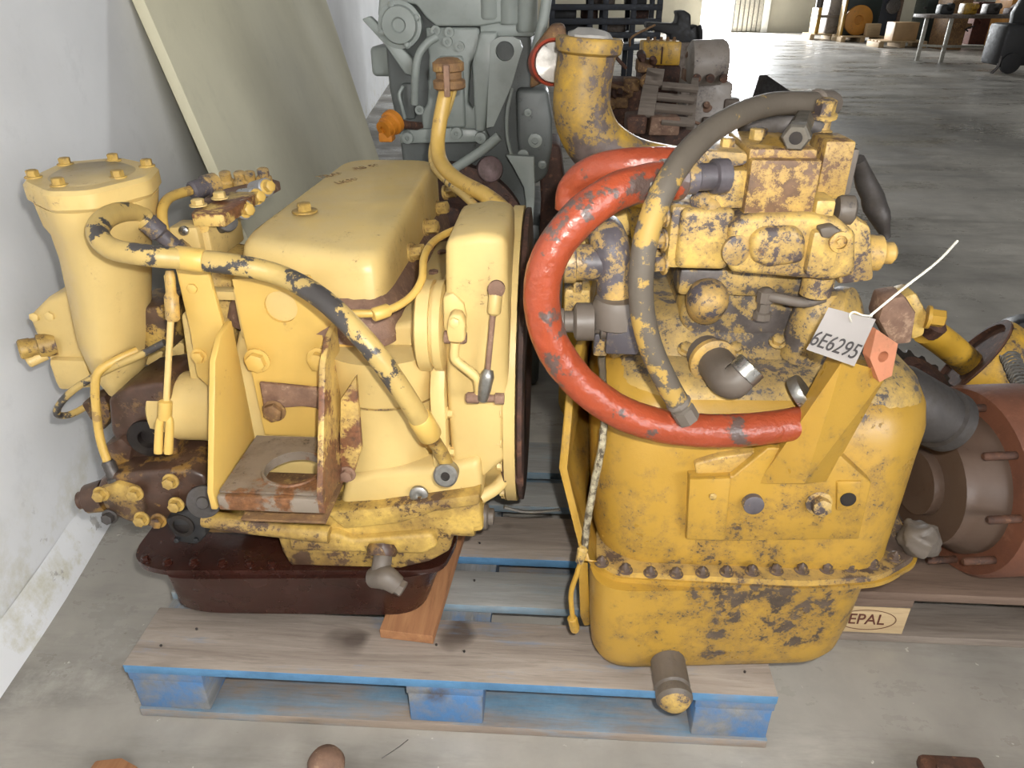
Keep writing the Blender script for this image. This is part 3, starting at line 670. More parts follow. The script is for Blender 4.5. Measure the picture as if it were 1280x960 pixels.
# valve group behind the hose
b = B(); b.fblk(228, 284, 264, 330, .30, .14, .005); vb = b.done('control_valve', YL, G1)
b = B(); b.fblk(240, 268, 281, 284, .285, .16, .004); b.done('valve_cap', YLr, vb)
b = B(); b.fblk(214, 284, 250, 325, .285, .05, .006); b.done('valve_face', YL, vb)
b = B(); b.lathe(at(254, 283, .299), (0, -1, .15), [(.011, 0), (.011, .003), (.006, .003), (.006, -.004), (0, -.004)], 18); b.done('valve_plug', YLr, vb)
b = B(); b.lathe(at(231, 288, .285), (0, -1, .1), [(.008, 0), (.008, .006), (.005, .008)], 14); b.done('valve_screw', STEEL, vb)
bolt(at(248, 257, .33), (0, 0, 1), .011, .010, YL, vb); bolt(at(275, 248, .37), (0, 0, 1), .011, .010, YL, vb)
b = B(); b.prism([at(238, 266, .34), at(280, 262, .34), at(350, 226, .62), at(338, 222, .66), at(262, 240, .5)], (0, 0, -.02), .004); b.done('valve_plate', RUSTL, vb)
b = B(); b.prism([at(278, 264, .36), at(330, 240, .56), at(328, 250, .56), at(282, 282, .36)], (.004, .05, 0), .003); b.done('valve_gasket', RUST, vb)
for x0, y0, x1, y1, Y in ((289, 262, 306, 262, .40), (302, 248, 320, 246, .47), (318, 238, 333, 234, .54)):
    b = B(); a, c = at(x0, y0, Y), at(x1, y1, Y - .02); b.lathe(a, c - a, [(.016, 0), (.018, .002), (.018, (c - a).length), (.014, (c - a).length + .002)], 18); s_ = b.done('solenoid', SOLEN, vb)
    bolt(c, c - a, .011, .014, YLc, vb)
b = B(); b.lathe(at(282, 278, .33), V(.5, -.5, .35), [(.012, -.03), (.012, 0), (.018, .002), (.018, .012), (.013, .016)], 18); b.done('breather_cap', PLAST, vb)
for x, y in ((283, 226), (301, 226), (313, 226), (330, 222)):
    b = B(); b.lathe(at(x, y, .60), V(.1, -.3, 1), [(.016, -.03), (.016, 0), (.012, .004), (.012, .018), (.008, .02)], 14); b.done('valve_stud', GRMY, vb)
b = B(); b.tube([at(212, 318, .245), at(208, 300, .25), at(203, 275, .27), at(204, 258, .29), at(214, 246, .33), at(238, 238, .38), at(262, 232, .42)], .0085, 14, 6); tb = b.done('feed_tube', YTUBE, G1)
b = B(); b.lathe(at(238, 239, .38), at(264, 231, .42) - at(238, 239, .38), [(.012, 0), (.016, .004), (.017, .03), (.020, .032), (.020, .055), (.012, .06)], 14); b.done('tube_nut', GRMY, tb)
# control rod with clevis
b = B(); b.tube([at(209, 344, .155), at(214, 390, .13), at(208, 500, .10)], .0052, 10, 4, smooth=False); rod = b.done('control_rod', YL, G1)
b = B(); a, c = at(212, 338, .155), at(216, 398, .13); b.lathe(a, c - a, [(.006, 0), (.008, .01), (.008, .035), (.011, .04), (.011, .075), (.007, .08)], 14); b.done('rod_joint', GRMY, rod)
ca, cz = at(207, 500, .10), at(204, 568, .075); dn = (cz - ca).normalized()
b = B(); b.lathe(ca, dn, [(.007, 0), (.011, .003), (.011, .03), (.009, .034)], 12); b.done('clevis_neck', YLc, rod)
for s in (-1, 1):
    b = B(); o = V(.0085 * s, 0, 0); b.tube([ca + dn * .028 + o * .6, ca + dn * .04 + o, ca + dn * .088 + o, ca + dn * .092 + o], [.006, .0068, .0075, .005], 10, 3); b.done('clevis_prong', YLc, rod)
# pumps low on the left, oily
b = B(); b.lathe(V(at(196, 530, .17).x, .20, at(230, 525, .15).z), (1, 0, 0), [(.055, 0), (.062, .006), (.062, .13), (.05, .135)], 32); b.done('pump_drum', YL, G1)
b = B(); b.fpoly([(134, 500), (160, 484), (205, 478), (214, 500), (222, 575), (205, 592), (160, 592), (148, 560), (138, 540)], .15, .12, .008, 3); pb = b.done('pump_body', YLd, G1)
b = B(); b.lathe(at(188, 545, .149), (.1, -1, 0), [(.034, 0), (.036, .004), (.036, .010), (.018, .011), (.015, -.005), (0, -.005)], 26); b.done('pump_bore', HOLE, pb)
b = B(); b.fpoly([(126, 560), (150, 548), (165, 560), (160, 585), (135, 590)], .135, .05, .006); b.done('pump_lug', YLd, pb)
b = B(); b.fpoly([(118, 618), (124, 603), (142, 594), (236, 588), (256, 596), (264, 640), (250, 660), (205, 652), (192, 662), (168, 656), (122, 642)], .095, .17, .01, 3); b.rough(.002, 40); lp = b.done('lower_pump', YLd, G1)
b = B(); b.fpoly([(122, 612), (146, 604), (172, 612), (182, 640), (165, 655), (130, 636)], .085, .03, .006); b.done('pump_cover', YLg, lp)
for x, y, m in ((127, 617, YLg), (170, 616, YLg), (214, 601, YLg), (221, 630, YLg), (178, 648, YLg), (199, 650, YLd), (138, 645, DSTEEL)):
    bolt(at(x, y, .085), (0, -1, .1), .0105, .012, m, lp)
b = B(); b.lathe(at(118, 622, .11), V(-1, -.2, -.15), [(.03, -.02), (.026, .012), (.016, .018), (.016, .026), (.008, .03)], 16); b.done('pump_nose', YLd, lp)
b = B(); b.fpoly([(205, 650), (232, 638), (254, 646), (258, 670), (246, 682), (222, 678)], .078, .04, .006); pf = b.done('port_flange', BLK, G1)
b = B(); b.lathe(at(228, 656, .078), (0, -1, .1), [(.022, 0), (.022, .004), (.015, .005), (.014, -.006), (0, -.006)], 22); b.done('port_bore', HOLE, pf)
for x, y in ((222, 674), (246, 674)): bolt(at(x, y, .078), (0, -1, .1), .005, .006, BLK, pf, washer=0)
b = B(); b.lathe(at(256, 626, .09), V(.15, -1, .35), [(.028, 0), (.03, .003), (.029, .008), (.012, .011), (.01, .014), (0, .015)], 26); b.done('large_washer', DSTEEL, G1)
b = B(); b.fblk(228, 578, 276, 618, .13, .08, .01); b.done('pump_neck', YLd, G1)
b = B(); b.lathe(at(240, 590, .12), (0, -1, .2), [(.013, 0), (.013, .012), (.008, .016)], 16); b.done('neck_plug', YLg, G1)
b = B(); b.tube([at(172, 438, .19), at(150, 448, .17), at(126, 462, .15), at(119, 480, .14), at(121, 520, .13), at(126, 552, .12), at(137, 585, .11)], .0072, 12, 6); b.done('steel_tube', YTUBE, G1)
b = B(); b.lathe(at(134, 576, .112), at(145, 600, .105) - at(134, 576, .112), [(.009, 0), (.011, .004), (.011, .03), (.014, .032), (.014, .045)], 14); b.done('tube_union', DSTEEL, G1)
b = B(); b.tube([at(206, 428, .165), at(175, 444, .16), at(135, 462, .16), at(95, 485, .16), at(75, 505, .17), at(72, 518, .18), at(88, 518, .20), at(112, 506, .24)], .0062, 12, 8); b.done('looped_line', YHOSE, G1)
b = B(); b.fpoly([(100, 505), (130, 495), (140, 520), (128, 540), (112, 525)], .22, .05, .006); b.done('pump_tail', YLd, G1)
# shift lever and link on the bell housing
lx = at(528, 430, .115)
b = B(); b.lathe(V(lx.x - .012, .175, at(540, 425, .12).z), (1, 0, 0), [(.07, 0), (.074, .003), (.074, .022), (.068, .023), (.068, .027), (.074, .028), (.074, .040), (.06, .048), (.025, .050)], 40); sc = b.done('shaft_cover', YL, G1)
sx = lx.x + .036; szz = at(540, 425, .12).z
for dz, dy in ((.05, -.04), (-.056, -.035)): bolt(V(sx, .175 + dy, szz + dz), (1, 0, 0), .008, .010, YL, sc)
lv = at(565, 425, .10)
b = B(); b.lathe(V(sx, lv.y + .01, lv.z), (1, 0, 0), [(.010, 0), (.010, .03), (.008, .034)], 16); b.done('lever_shaft', RUSTL, sc)
b = B(); b.fpoly([(560, 398), (566, 393), (576, 395), (581, 404), (581, 426), (576, 430), (560, 428), (558, 415)], .085, .026, .004); lev = b.done('shift_lever', YL, G1)
b = B(); p = [at(569, 428, .093), at(568, 446, .09), at(574, 454, .088), at(594, 470, .085), at(598, 480, .085), at(599, 497, .085)]; b.tube(p, .0075, 10, 5); b.done('lever_arm', YL, lev)
bolt(at(568, 403, .085), (0, -1, .2), .008, .007, YL, lev, washer=0)
b = B(); a = at(582, 497, .083); b.lathe(a, V(1, 0, 0), [(.006, 0), (.009, .003), (.009, .02), (.006, .022), (.006, .045), (.009, .046), (.009, .06)], 12); b.done('link_pin', RUSTL, lev)
b = B(); b.tube([at(618, 375, .09), at(609, 470, .083)], .0045, 10, 2, smooth=False); lk = b.done('link_rod', RUSTL, G1)
b = B(); a, c = at(621, 352, .092), at(617, 398, .088); b.lathe(at(620, 366, .09), c - at(620, 366, .09), [(.008, 0), (.010, .003), (.010, .03), (.006, .034)], 12); b.done('rod_sleeve', YL, lk)
b = B(); b.lathe(at(621, 360, .098), V(0, -1, .2), [(.0085, 0), (.0125, .002), (.0125, .012), (.008, .015), (0, .015)], 20); b.done('rod_eye', RUSTL, lk)
b = B(); b.tube([at(611, 462, .083), at(609, 470, .08), at(606, 485, .078), at(603, 500, .078)], [.007, .011, .0105, .008], 12, 4); b.done('rod_end', STEEL, lk)
b = B(); b.fpoly([(553, 372), (566, 366), (580, 380), (584, 400), (560, 420), (554, 410)], .112, .03, .005); b.done('cover_web', YL, G1)
# filler tubes standing up behind the cover
b = B(); b.tube([at(641, 290, .40), at(632, 266, .42), at(608, 245, .48), at(572, 225, .58), at(552, 204, .66), at(547, 178, .70), at(552, 140, .72), at(560, 104, .73)], .0155, 16, 7); ft = b.done('filler_tube', YTUBE, G1)
b = B(); b.tube([at(612, 290, .40), at(603, 268, .44), at(582, 246, .52), at(556, 224, .62), at(541, 204, .70), at(543, 176, .73), at(558, 140, .735), at(569, 104, .735)], .0085, 12, 7); b.done('breather_tube', YHOSE, G1)
c0 = at(562, 112, .73); c1 = at(560, 78, .73)
b = B(); b.lathe(c0, c1 - c0, [(.028, 0), (.034, .004), (.034, .018), (.027, .022), (.027, .034), (.033, .037), (.033, .052), (.022, .06), (.012, .062)], 12); b.done('filler_cap', RUSTY, ft)
b = B(); b.box(c0.x - .006, c0.x + .006, c0.y - .041, c0.y - .030, c0.z - .01, c0.z + .05, .002); b.done('cap_strap', RUSTL, ft)
# wire lead over the cover flange
b = B(); b.tube([at(440, 392, .09), at(478, 390, .10), at(510, 374, .13), at(527, 350, .16), at(530, 322, .2), at(541, 303, .25), at(562, 290, .30), at(592, 279, .33)], .0062, 10, 6); wl = b.done('wire_lead', YTUBE, G1)
b = B(); a, c = at(577, 285, .31), at(596, 277, .335); b.lathe(a, c - a, [(.008, 0), (.010, .003), (.010, .02), (.013, .022), (.013, .03)], 10); b.done('wire_plug', YLc, wl)
b = B(); a, c = at(466, 394, .09), at(484, 388, .105); b.lathe(a, c - a, [(.009, 0), (.0105, .002), (.0105, .025), (.009, .027)], 10); b.done('wire_sleeve', YLc, wl)
# fittings low on the right
b = B(); b.tube([at(480, 680, .10), at(478, 700, .075), at(475, 716, .06)], .017, 16, 5); ef = b.done('elbow_fitting', GRM, G1)
b = B(); b.tube([at(466, 722, .06), at(482, 722, .05), at(497, 732, .045)], [.018, .0215, .017], 16, 5); b.done('elbow_outlet', GRM, ef)
b = B(); a = at(493, 730, .045); b.lathe(a, at(506, 738, .04) - a, [(.013, 0), (.015, .004), (.015, .018), (.012, .02)], 6); b.done('elbow_nut', GRM, ef)
b = B(); b.lathe(at(478, 688, .09), V(0, -.5, -.5), [(.026, -.01), (.028, 0), (.024, .01)], 22); b.done('elbow_boss', YLd, ef)
a = at(592, 645, .14)
b = B(); b.lathe(a, V(1, 0, 0), [(.036, -.06), (.036, 0), (.034, .004)], 24); b.done('stub_boss', YLg, G1)
b = B(); b.lathe(a, V(1, 0, 0), [(.026, 0), (.026, .008), (.020, .009), (.020, .016), (.023, .017), (.023, .025), (.015, .028), (.015, .036), (.010, .038)], 24); b.done('stub_shaft', GRM, G1)
b = B(); b.tube([at(630, 634, .16), at(660, 640, .18), at(700, 637, .2)], .003, 8, 4); b.done('dip_wire', STEEL, G1)
b = B(); b.fpoly([(572, 655), (604, 648), (604, 664), (580, 668)], .11, .06, .006); b.done('stub_bracket', YLg, G1)
# ------------------------------------------------------------------ right gearbox
G2 = thing('yellow_gearbox', 'deep yellow gearbox with peeling valve block and thick red hose, right on the pallet', 'gearbox', (1.12, 0.32, 0.1455))
zf = .385
pq = [xy(atz(738, 742, .372)), xy(atz(1096, 736, .372)), (1.40, .56), (.87, .56)]
def pring(d, z, r=.075): return rquad(shrink(pq, d), r, z, 8)
b = B(); b.loft([pring(.105, .1462, .06), pring(.072, .1485), pring(.046, .157), pring(.028, .172), pring(.016, .195), pring(.008, .25), pring(.0, .375)])
b.done('oil_pan', YR, G2)
fq = [xy(atz(727, 690, zf)), xy(atz(762, 722, zf)), xy(atz(1010, 736, zf)), xy(atz(1105, 728, zf)), xy(atz(1152, 700, zf)), (1.46, .58), (.83, .58)]
b = B(); b.loft([rquad(fq, .03, zf - .010, 5), rquad(fq, .03, zf - .001, 5)]); b.done('pan_flange', YR, G2)
b = B(); b.loft([rquad(shrink(fq, .006), .03, zf - .0012, 5), rquad(shrink(fq, .008), .03, zf + .009, 5)]); b.done('case_flange', YRf, G2)
for i, (x, y) in enumerate(((752, 704), (782, 713), (813, 717), (845, 718), (878, 717), (908, 716), (940, 715), (970, 714), (1002, 713), (1033, 712), (1062, 710), (1090, 706), (1118, 698))):
    p = atz(x, y, zf + .009); bolt(p, (0, 0, 1), .0085, .009, YRf, G2, washer=1.4, dome=.006)
# case
def cring(x0, x1, y0, y1, r, z): return rrect((x0 + x1) / 2, (y0 + y1) / 2, (x1 - x0) / 2, (y1 - y0) / 2, r, z, 8)
b = B(); b.loft([cring(.868, 1.372, .055, .56, .09, zf + .008), cring(.860, 1.374, .052, .56, .10, .42), cring(.854, 1.382, .056, .56, .11, .50), cring(.850, 1.392, .066, .56, .12, .58), cring(.850, 1.398, .074, .56, .12, .625), cring(.852, 1.394, .086, .56, .12, .66), cring(.864, 1.378, .106, .55, .11, .69), cring(.884, 1.350, .135, .54, .10, .708), cring(.91, 1.32, .165, .53, .09, .716)])
b.done('main_case', YR, G2)
b = B(); b.loft([cring(.872, 1.385, .098, .55, .1, .668), cring(.876, 1.376, .106, .55, .1, .692), cring(.894, 1.352, .132, .54, .09, .712), cring(.915, 1.32, .175, .53, .08, .724), cring(.93, 1.24, .205, .5, .07, .765), cring(.95, 1.20, .225, .48, .06, .785)]); b.rough(.0022, 18); b.done('upper_shell', YRc, G2)
b = B(); b.fpoly([(848, 395), (860, 372), (905, 365), (1000, 372), (1012, 400), (1000, 430), (860, 430)], .20, .2, .014, 3); b.rough(.0015, 22); up = b.done('valve_pedestal', YRc, G2)
b = B(); b.lathe(at(884, 375, .175) , V(-.1, -.55, .5), [(.030, -.03), (.033, 0), (.031, .014), (.022, .026), (.010, .031), (0, .032)], 26); b.done('domed_plug', GRMY, up)
b = B(); b.fpoly([(905, 352), (985, 352), (985, 380), (905, 385)], .215, .1, .012, 3); b.done('pedestal_web', YRc, up)
b = B(); b.lathe(at(1015, 405, .18), V(.1, -.1, 1), [(.034, -.06), (.036, 0), (.034, .03), (.022, .045), (.02, .06)], 26); b.done('dusty_spigot', YRc, up)
b = B(); b.tube([at(950, 368, .165), at(970, 372, .15), at(1005, 378, .145), at(1030, 372, .15)], .008, 10, 5); b.done('lever_bar', GRM, up)
b = B(); b.lathe(at(952, 398, .16), V(0, 0, 1), [(.014, 0), (.014, .01), (.010, .012), (.010, .026), (.013, .028), (.013, .045), (.006, .05)], 8); b.done('pressure_tap', GRM, up)
for x, y, r in ((930, 440, .010), (865, 440, .010), (975, 462, .013), (985, 430, .010), (830, 470, .011)):
    bolt(at(x, y, .13) + V(0, .05, -.02), (0, -.5, .8), r, .010, YRc, G2)
# bent pipe stub
b = B(); b.tube([at(880, 440, .17), at(895, 455, .13), at(908, 472, .085), at(918, 476, .07), at(932, 465, .07)], [.030, .029, .029, .026, .022], 20, 6); es = b.done('pipe_elbow', GRM, G2)
b = B(); a, c = at(926, 470, .068), at(942, 455, .072); b.lathe(a, c - a, [(.020, 0), (.024, .003), (.024, .022), (.019, .024)], 24); b.done('threaded_end', STEEL, es)
b = B(); a = at(888, 448, .145); b.lathe(a, at(908, 472, .085) - a, [(.030, 0), (.037, .003), (.037, .012), (.030, .016)], 24); b.done('elbow_collar', GRMY, es)
# valve block stack
b = B(); b.fblk(848, 262, 916, 338, .115, .15, .010, 3); v1 = b.done('valve_block', YRh, G2)
b = B(); b.fblk(836, 258, 864, 336, .125, .13, .006); b.done('valve_end_plate', YRh, v1)
b = B(); b.fpoly([(912, 282), (930, 270), (1012, 268), (1050, 275), (1072, 292), (1070, 345), (1040, 352), (912, 342)], .10, .17, .010, 3); b.done('valve_body', YRh, v1)
b = B(); b.fpoly([(1048, 300), (1066, 268), (1090, 284), (1094, 352), (1048, 358)], .12, .12, .008); b.done('valve_side', YRh, v1)
b = B(); b.fpoly([(938, 300), (952, 286), (998, 284), (1010, 300), (1006, 330), (960, 336), (940, 328)], .088, .03, .010, 3); b.done('cast_pad', YRh, v1)
b = B(); b.fblk(934, 200, 1022, 274, .115, .16, .004); b.done('scored_block', YRr, v1)
b = B(); b.fblk(936, 186, 1022, 202, .13, .14, .004); b.done('scored_cap', YRr, v1)
b = B(); b.fblk(884, 212, 936, 262, .13, .10, .006); b.done('port_head', YRh, v1)
b = B(); b.fpoly([(868, 194), (884, 188), (935, 190), (936, 206), (884, 216), (874, 208)], .125, .10, .006); b.rough(.001, 30); b.done('port_lid', GRMY, v1)
b = B(); b.fblk(1026, 176, 1064, 250, .16, .07, .005); b.done('tall_plate', YRr, v1)
b = B(); b.fblk(1018, 250, 1044, 284, .115, .08, .006); b.done('pilot_block', YRh, v1)
b = B(); b.fblk(1012, 290, 1048, 345, .086, .03, .005); b.done('right_pad', YRh, v1)
b = B(); a = at(1046, 262, .13); b.lathe(a, V(1, -.1, 0), [(.018, 0), (.020, .004), (.020, .02), (.014, .024)], 18); b.done('pilot_plug', GRM, v1)
b = B(); b.fblk(1056, 186, 1070, 245, .18, .04, .005); b.done('grey_rib', GRM, v1)
b = B(); b.lathe(at(920, 312, .105), V(.2, -1, 0), [(.022, 0), (.022, .006), (.014, .010), (.0, .011)], 24); b.done('round_boss', GRMY, v1)
b = B(); b.lathe(at(1049, 302, .083), V(0, -1, .1), [(.014, 0), (.014, .005), (.009, .006), (.009, .001), (.004, .001), (.004, .004), (0, .004)], 20); b.done('socket_screw', YRr, v1)
b = B(); b.fpoly([(1024, 286), (1042, 282), (1054, 290), (1050, 300), (1028, 298)], .082, .02, .004); b.done('cast_eye', GRM, v1)
for x, y in ((838, 270), (836, 330), (836, 300)): bolt(at(x, y, .14) + V(-.006, 0, 0), (-1, -.2, 0), .012, .014, GRMY, v1)
for x, y in ((908, 188), (1072, 290)): bolt(at(x, y, .16), (0, 0, 1), .010, .014, YRh, v1)
bolt(at(946, 180, .20), (0, 0, 1), .012, .018, YRh, v1)
for x, y in ((876, 200), (880, 214), (876, 250), (886, 258)):
    b = B(); b.lathe(at(x, y, .135), V(-.6, -.5, .1), [(.014, -.01), (.014, .006), (.009, .012), (0, .013)], 14); b.done('flange_lug', GRMY, v1)
b = B(); b.prism([at(942, 190, .14), at(985, 182, .14), at(1000, 176, .2), at(972, 164, .22), at(958, 170, .18), at(940, 186, .16)], (0, .01, -.012), .003); b.done('yellow_tag_plate', YR, v1)
b = B(); b.lathe(at(1100, 316, .15), V(-1, 0, 0), [(.012, -.02), (.016, -.016), (.016, -.006), (.020, 0), (.026, .002), (.026, .03)], 18); b.done('side_plug', GRMY, v1)
b = B(); b.fblk(848, 338, 1046, 372, .185, .12, .008); b.done('valve_foot', YRc, v1)
b = B(); b.lathe(at(1022, 352, .14), V(0, 0, -1), [(.022, -.01), (.022, .02), (.016, .024)], 18); b.done('foot_post', YRh, v1)
b = B(); a = at(1004, 150, .20); c = atz(995, 172, a.z - .01); b.lathe(a, c - a, [(.015, 0), (.015, (c - a).length - .02), (.019, (c - a).length - .018), (.019, (c - a).length), (.016, (c - a).length + .003), (.009, (c - a).length + .003), (.008, (c - a).length - .012), (0, (c - a).length - .012)], 6); b.done('hex_port', metal('greasy_steel', (120, 114, 104), 0.35, 0.7, 0.4), v1)
b = B(); d_ = (c - a).normalized(); b.lathe(c + d_ * .0025, d_, [(.0085, 0), (.0085, .001), (0, .001)], 16); b.done('port_bore', HOLE, v1)
b = B(); bolt(at(1029, 146, .22), (0, -.2, 1), .014, .02, YRh, v1)
b = B(); b.tube([at(930, 150, .3), at(960, 158, .28), at(1000, 152, .26), at(1020, 160, .26)], .022, 14, 5); b.done('dark_pipe', DSTEEL, v1)
b = B(); b.tube([at(1070, 200, .3), at(1085, 235, .32), at(1098, 270, .33), at(1110, 300, .33)], [.012, .018, .018, .008], 12, 5); b.rough(.006, 30); b.done('hanging_rag', DSTEEL, v1)
# grey pressure hose
gp = [at(1034, 130, .26), at(1000, 129, .225), at(962, 131, .19), at(918, 146, .13), at(874, 176, .07), at(838, 222, .015), at(813, 278, -.012), at(802, 335, -.022), at(803, 390, -.024), at(815, 438, -.024), at(835, 481, -.022), at(850, 507, -.020)]
b = B(); b.tube(gp, .0158, 18, 8); gh = b.done('grey_hose', GHOSE, G2)
b = B(); a, c = at(846, 500, -.02), at(862, 527, -.02); b.lathe(a, c - a, [(.016, 0), (.0175, .002), (.0175, .008), (.014, .010), (.014, .014), (.0165, .016), (.0165, .036), (.013, .038)], 8); b.done('hose_nut', GRM, gh)
b = B(); a = at(1018, 129, .24); c = at(1046, 131, .275); b.lathe(a, c - a, [(.016, 0), (.0195, .003), (.0195, .035), (.017, .045), (.008, .05)], 18); b.done('hose_ferrule', GRM, gh)
b = B(); b.lathe(at(1030, 134, .255), V(0, 0, -1), [(.014, 0), (.014, .03), (.018, .032), (.018, .05)], 16); b.done('hose_foot', GRMY, gh)
# red hoses
rp = [at(842, 224, .085), at(812, 228, .07), at(770, 240, .05), at(724, 272, .03), at(690, 316, .02), at(677, 362, .015), at(683, 412, .012), at(706, 457, .010), at(745, 496, .010), at(792, 522, .012), at(850, 536, .016), at(920, 538, .026), at(985, 531, .045), at(1030, 520, .07)]
b = B(); b.tube(rp, .0245, 22, 9); b.rough(.0008, 60); rh = b.done('red_hose', RED, G2)
b = B(); a = at(846, 223, .086); b.lathe(a, V(.9, .25, 0), [(.026, -.008), (.028, -.006), (.028, .006), (.026, .008)], 24); b.done('hose_end_band', RED, rh)
b = B(); a = at(832, 226, .08); b.lathe(a, V(.9, .2, 0), [(.026, -.007), (.0275, -.006), (.0275, .006), (.026, .007)], 24); cl = b.done('hose_clamp', STEEL, rh)
b = B(); a = at(846, 223, .087); b.lathe(a, V(.9, .25, 0), [(.022, 0), (.022, .025), (.018, .028), (.018, .05), (.023, .052), (.023, .07)], 16); b.done('hose_barb', GRMY, rh)
b = B(); a = at(817, 243, .045); b.box(a.x - .006, a.x + .006, a.y - .004, a.y + .006, a.z - .012, a.z + .016, .002); b.done('clamp_screw', STEEL, rh)
b = B(); a = at(1001, 491, .075); b.lathe(a, V(.4, -.1, .35), [(.026, -.008), (.027, -.006), (.027, .006), (.026, .008)], 22); b.done('hose_clamp', STEEL, rh)
b = B(); b.tube([at(712, 262, .20), at(716, 236, .20), at(740, 215, .18), at(780, 206, .16), at(830, 204, .16), at(870, 206, .18)], .0225, 20, 8); b.done('rear_red_hose', RED, G2)
# fittings at the left
b = B(); b.fpoly([(722, 300), (735, 268), (760, 252), (782, 254), (790, 300), (785, 330), (740, 320)], .24, .03, .004); b.done('mount_plate', YRh, G2)
b = B(); b.tube([at(752, 290, .22), at(756, 290, .16), at(762, 306, .115), at(766, 340, .105), at(768, 395, .10)], [.026, .027, .027, .025, .024], 20, 6); tf = b.done('tee_fitting', GRMY, G2)
b = B(); a = at(760, 328, .11); c = at(716, 328, .11); b.lathe(a, c - a, [(.024, 0), (.026, .02), (.026, .045), (.030, .046), (.030, .062), (.024, .064)], 20); b.done('tee_branch', GRMY, tf)
b = B(); a = at(717, 328, .11); c = at(698, 328, .11); b.lathe(a, c - a, [(.021, 0), (.021, .022), (.016, .024)], 20); b.done('branch_thread', STEEL, tf)
b = B(); b.fblk(758, 396, 800, 444, .06, .05, .004); tf2 = b.done('square_union', paint('black_peeling_fitting', (74, 70, 74), chip=0.3, chipcol=(200, 170, 100), dirt=0.4, dirtcol=(110, 104, 96), off=30), G2)
b = B(); b.lathe(at(770, 380, .09), V(0, 0, -1), [(.030, -.01), (.034, 0), (.034, .03), (.028, .035)], 24); b.done('union_neck', GRM, tf2)
b = B(); a = at(768, 402, .09); c = at(700, 402, .09); b.lathe(a, c - a, [(.026, 0), (.026, .02), (.018, .022), (.018, .028), (.028, .030), (.028, .055), (.024, .058), (.016, .060), (.016, .072), (.020, .074), (.020, .092), (.014, .094)], 18); b.done('union_branch', GRM, tf2)
b = B(); b.fblk(742, 418, 760, 446, .085, .03, .004); b.done('union_ear', GRMY, tf2)
b = B(); b.fblk(705, 362, 738, 394, .17, .05, .006); b.done('rear_lug', YRh, G2)
b = B(); b.fblk(716, 352, 728, 368, .165, .04, .004); b.done('rear_lug_bolt', YRh, G2)
b = B(); b.fblk(800, 290, 842, 340, .2, .06, .008); b.done('inlet_neck', YRh, G2)
b = B(); b.tube([at(828, 300, .17), at(822, 290, .17), at(824, 270, .17), at(828, 250, .17)], .006, 10, 4); b.done('brass_tube', YR, G2)
b = B(); b.fpoly([(745, 320), (790, 300), (805, 400), (800, 470), (760, 450)], .2, .1, .012); b.done('pedestal_left', YRc, G2)
# left mating flange with gasket strip
b = B(); b.prism([V(.806, .11, .72), V(.800, .10, .55), V(.838, .045, .40), V(.855, .045, .40), V(.86, .2, .40), V(.86, .5, .42), V(.86, .5, .74)], (.012, 0, 0), .003); b.rough(.002, 50); sfl = b.done('side_flange', YR, G2)
b = B(); b.tube([at(752, 446, .10), at(754, 475, .095), at(756, 510, .085), at(752, 560, .07), at(742, 610, .06), at(733, 660, .05), at(731, 690, .04)], .006, 8, 6); b.rough(.0012, 120); b.done('gasket_strip', paint('speckled_gasket', (178, 168, 140), chip=0.7, chipcol=(90, 78, 60), scale=60, dirt=0.3), G2)
b = B(); b.tube([at(728, 695, .035), at(722, 715, .03), at(714, 740, .03), at(715, 765, .03), at(718, 785, .035)], .0045, 10, 6); wr = b.done('cable_tail', YR, G2)
b = B(); a, c = at(715, 772, .033), at(722, 800, .04); b.lathe(a, c - a, [(.006, 0), (.009, .002), (.009, .03), (.007, .036)], 8); b.done('cable_plug', YR, wr)
b = B(); a, c = at(729, 684, .035), at(722, 712, .03); b.lathe(a, c - a, [(.005, 0), (.009, .004), (.007, .03)], 8); b.done('cable_boot', YRh, wr)
b = B(); b.fpoly([(723, 700), (735, 704), (738, 782), (730, 783), (725, 770)], .10, .01, .003); b.done('guard_tab', YR, G2)
# bracket on the front
b = B(); b.fpoly([(862, 598), (916, 596), (960, 560), (1040, 560), (1090, 604), (1074, 674), (905, 677), (857, 675)], .044, .04, .003); bp = b.done('front_bracket', YR, G2)
b = B(); b.fpoly([(862, 600), (914, 598), (906, 676), (858, 675)], .036, .010, .003); b.done('bracket_pad', YR, bp)
b = B(); b.fpoly([(868, 580), (900, 572), (985, 560), (985, 582), (960, 594), (870, 596)], .057, .03, .004, 2); b.rough(.002, 40); b.done('worn_ridge', YRr, bp)
def tri(p, q, r, k): return [p, q, r, k]
b = B(); b.loft([[at(948, 604, .046), at(1006, 604, .004), at(1034, 602, .046), at(995, 590, .09)], [at(1034, 446, .06), at(1054, 450, .012), at(1110, 466, .050), at(1080, 450, .10)]]); b._merge(bmesh.new()); arm = b.done('lifting_arm', YR, bp, 25)
c = at(1104, 446, .03)
b = B(); b.plate_hole([at(1092, 410, .035), at(1084, 446, .03), at(1100, 478, .025), at(1119, 472, .025), at(1127, 432, .03)], (-.004, .016, 0), c, .008, 20); b.done('arm_lug', paint('worn_orange_lug', (186, 120, 88), chip=0.4, chipcol=(150, 104, 70), dirt=0.5, dirtcol=(150, 100, 76)), bp)
b = B(); b.lathe(at(940, 627, .044), V(0, -1, .1), [(.016, 0), (.016, .012), (.012, .014), (0, .014)], 22); b.done('round_stud', GRMY, bp)
bolt(at(1023, 628, .044), (0, -1, .15), .015, .018, YRh, bp)
bolt(at(891, 620, .036), (0, -1, .1), .006, .004, YRh, bp, washer=0)
b = B(); b.fpoly([(1046, 602), (1078, 602), (1074, 640), (1046, 640)], .040, .01, .004); b.done('bracket_ear', YR, bp)
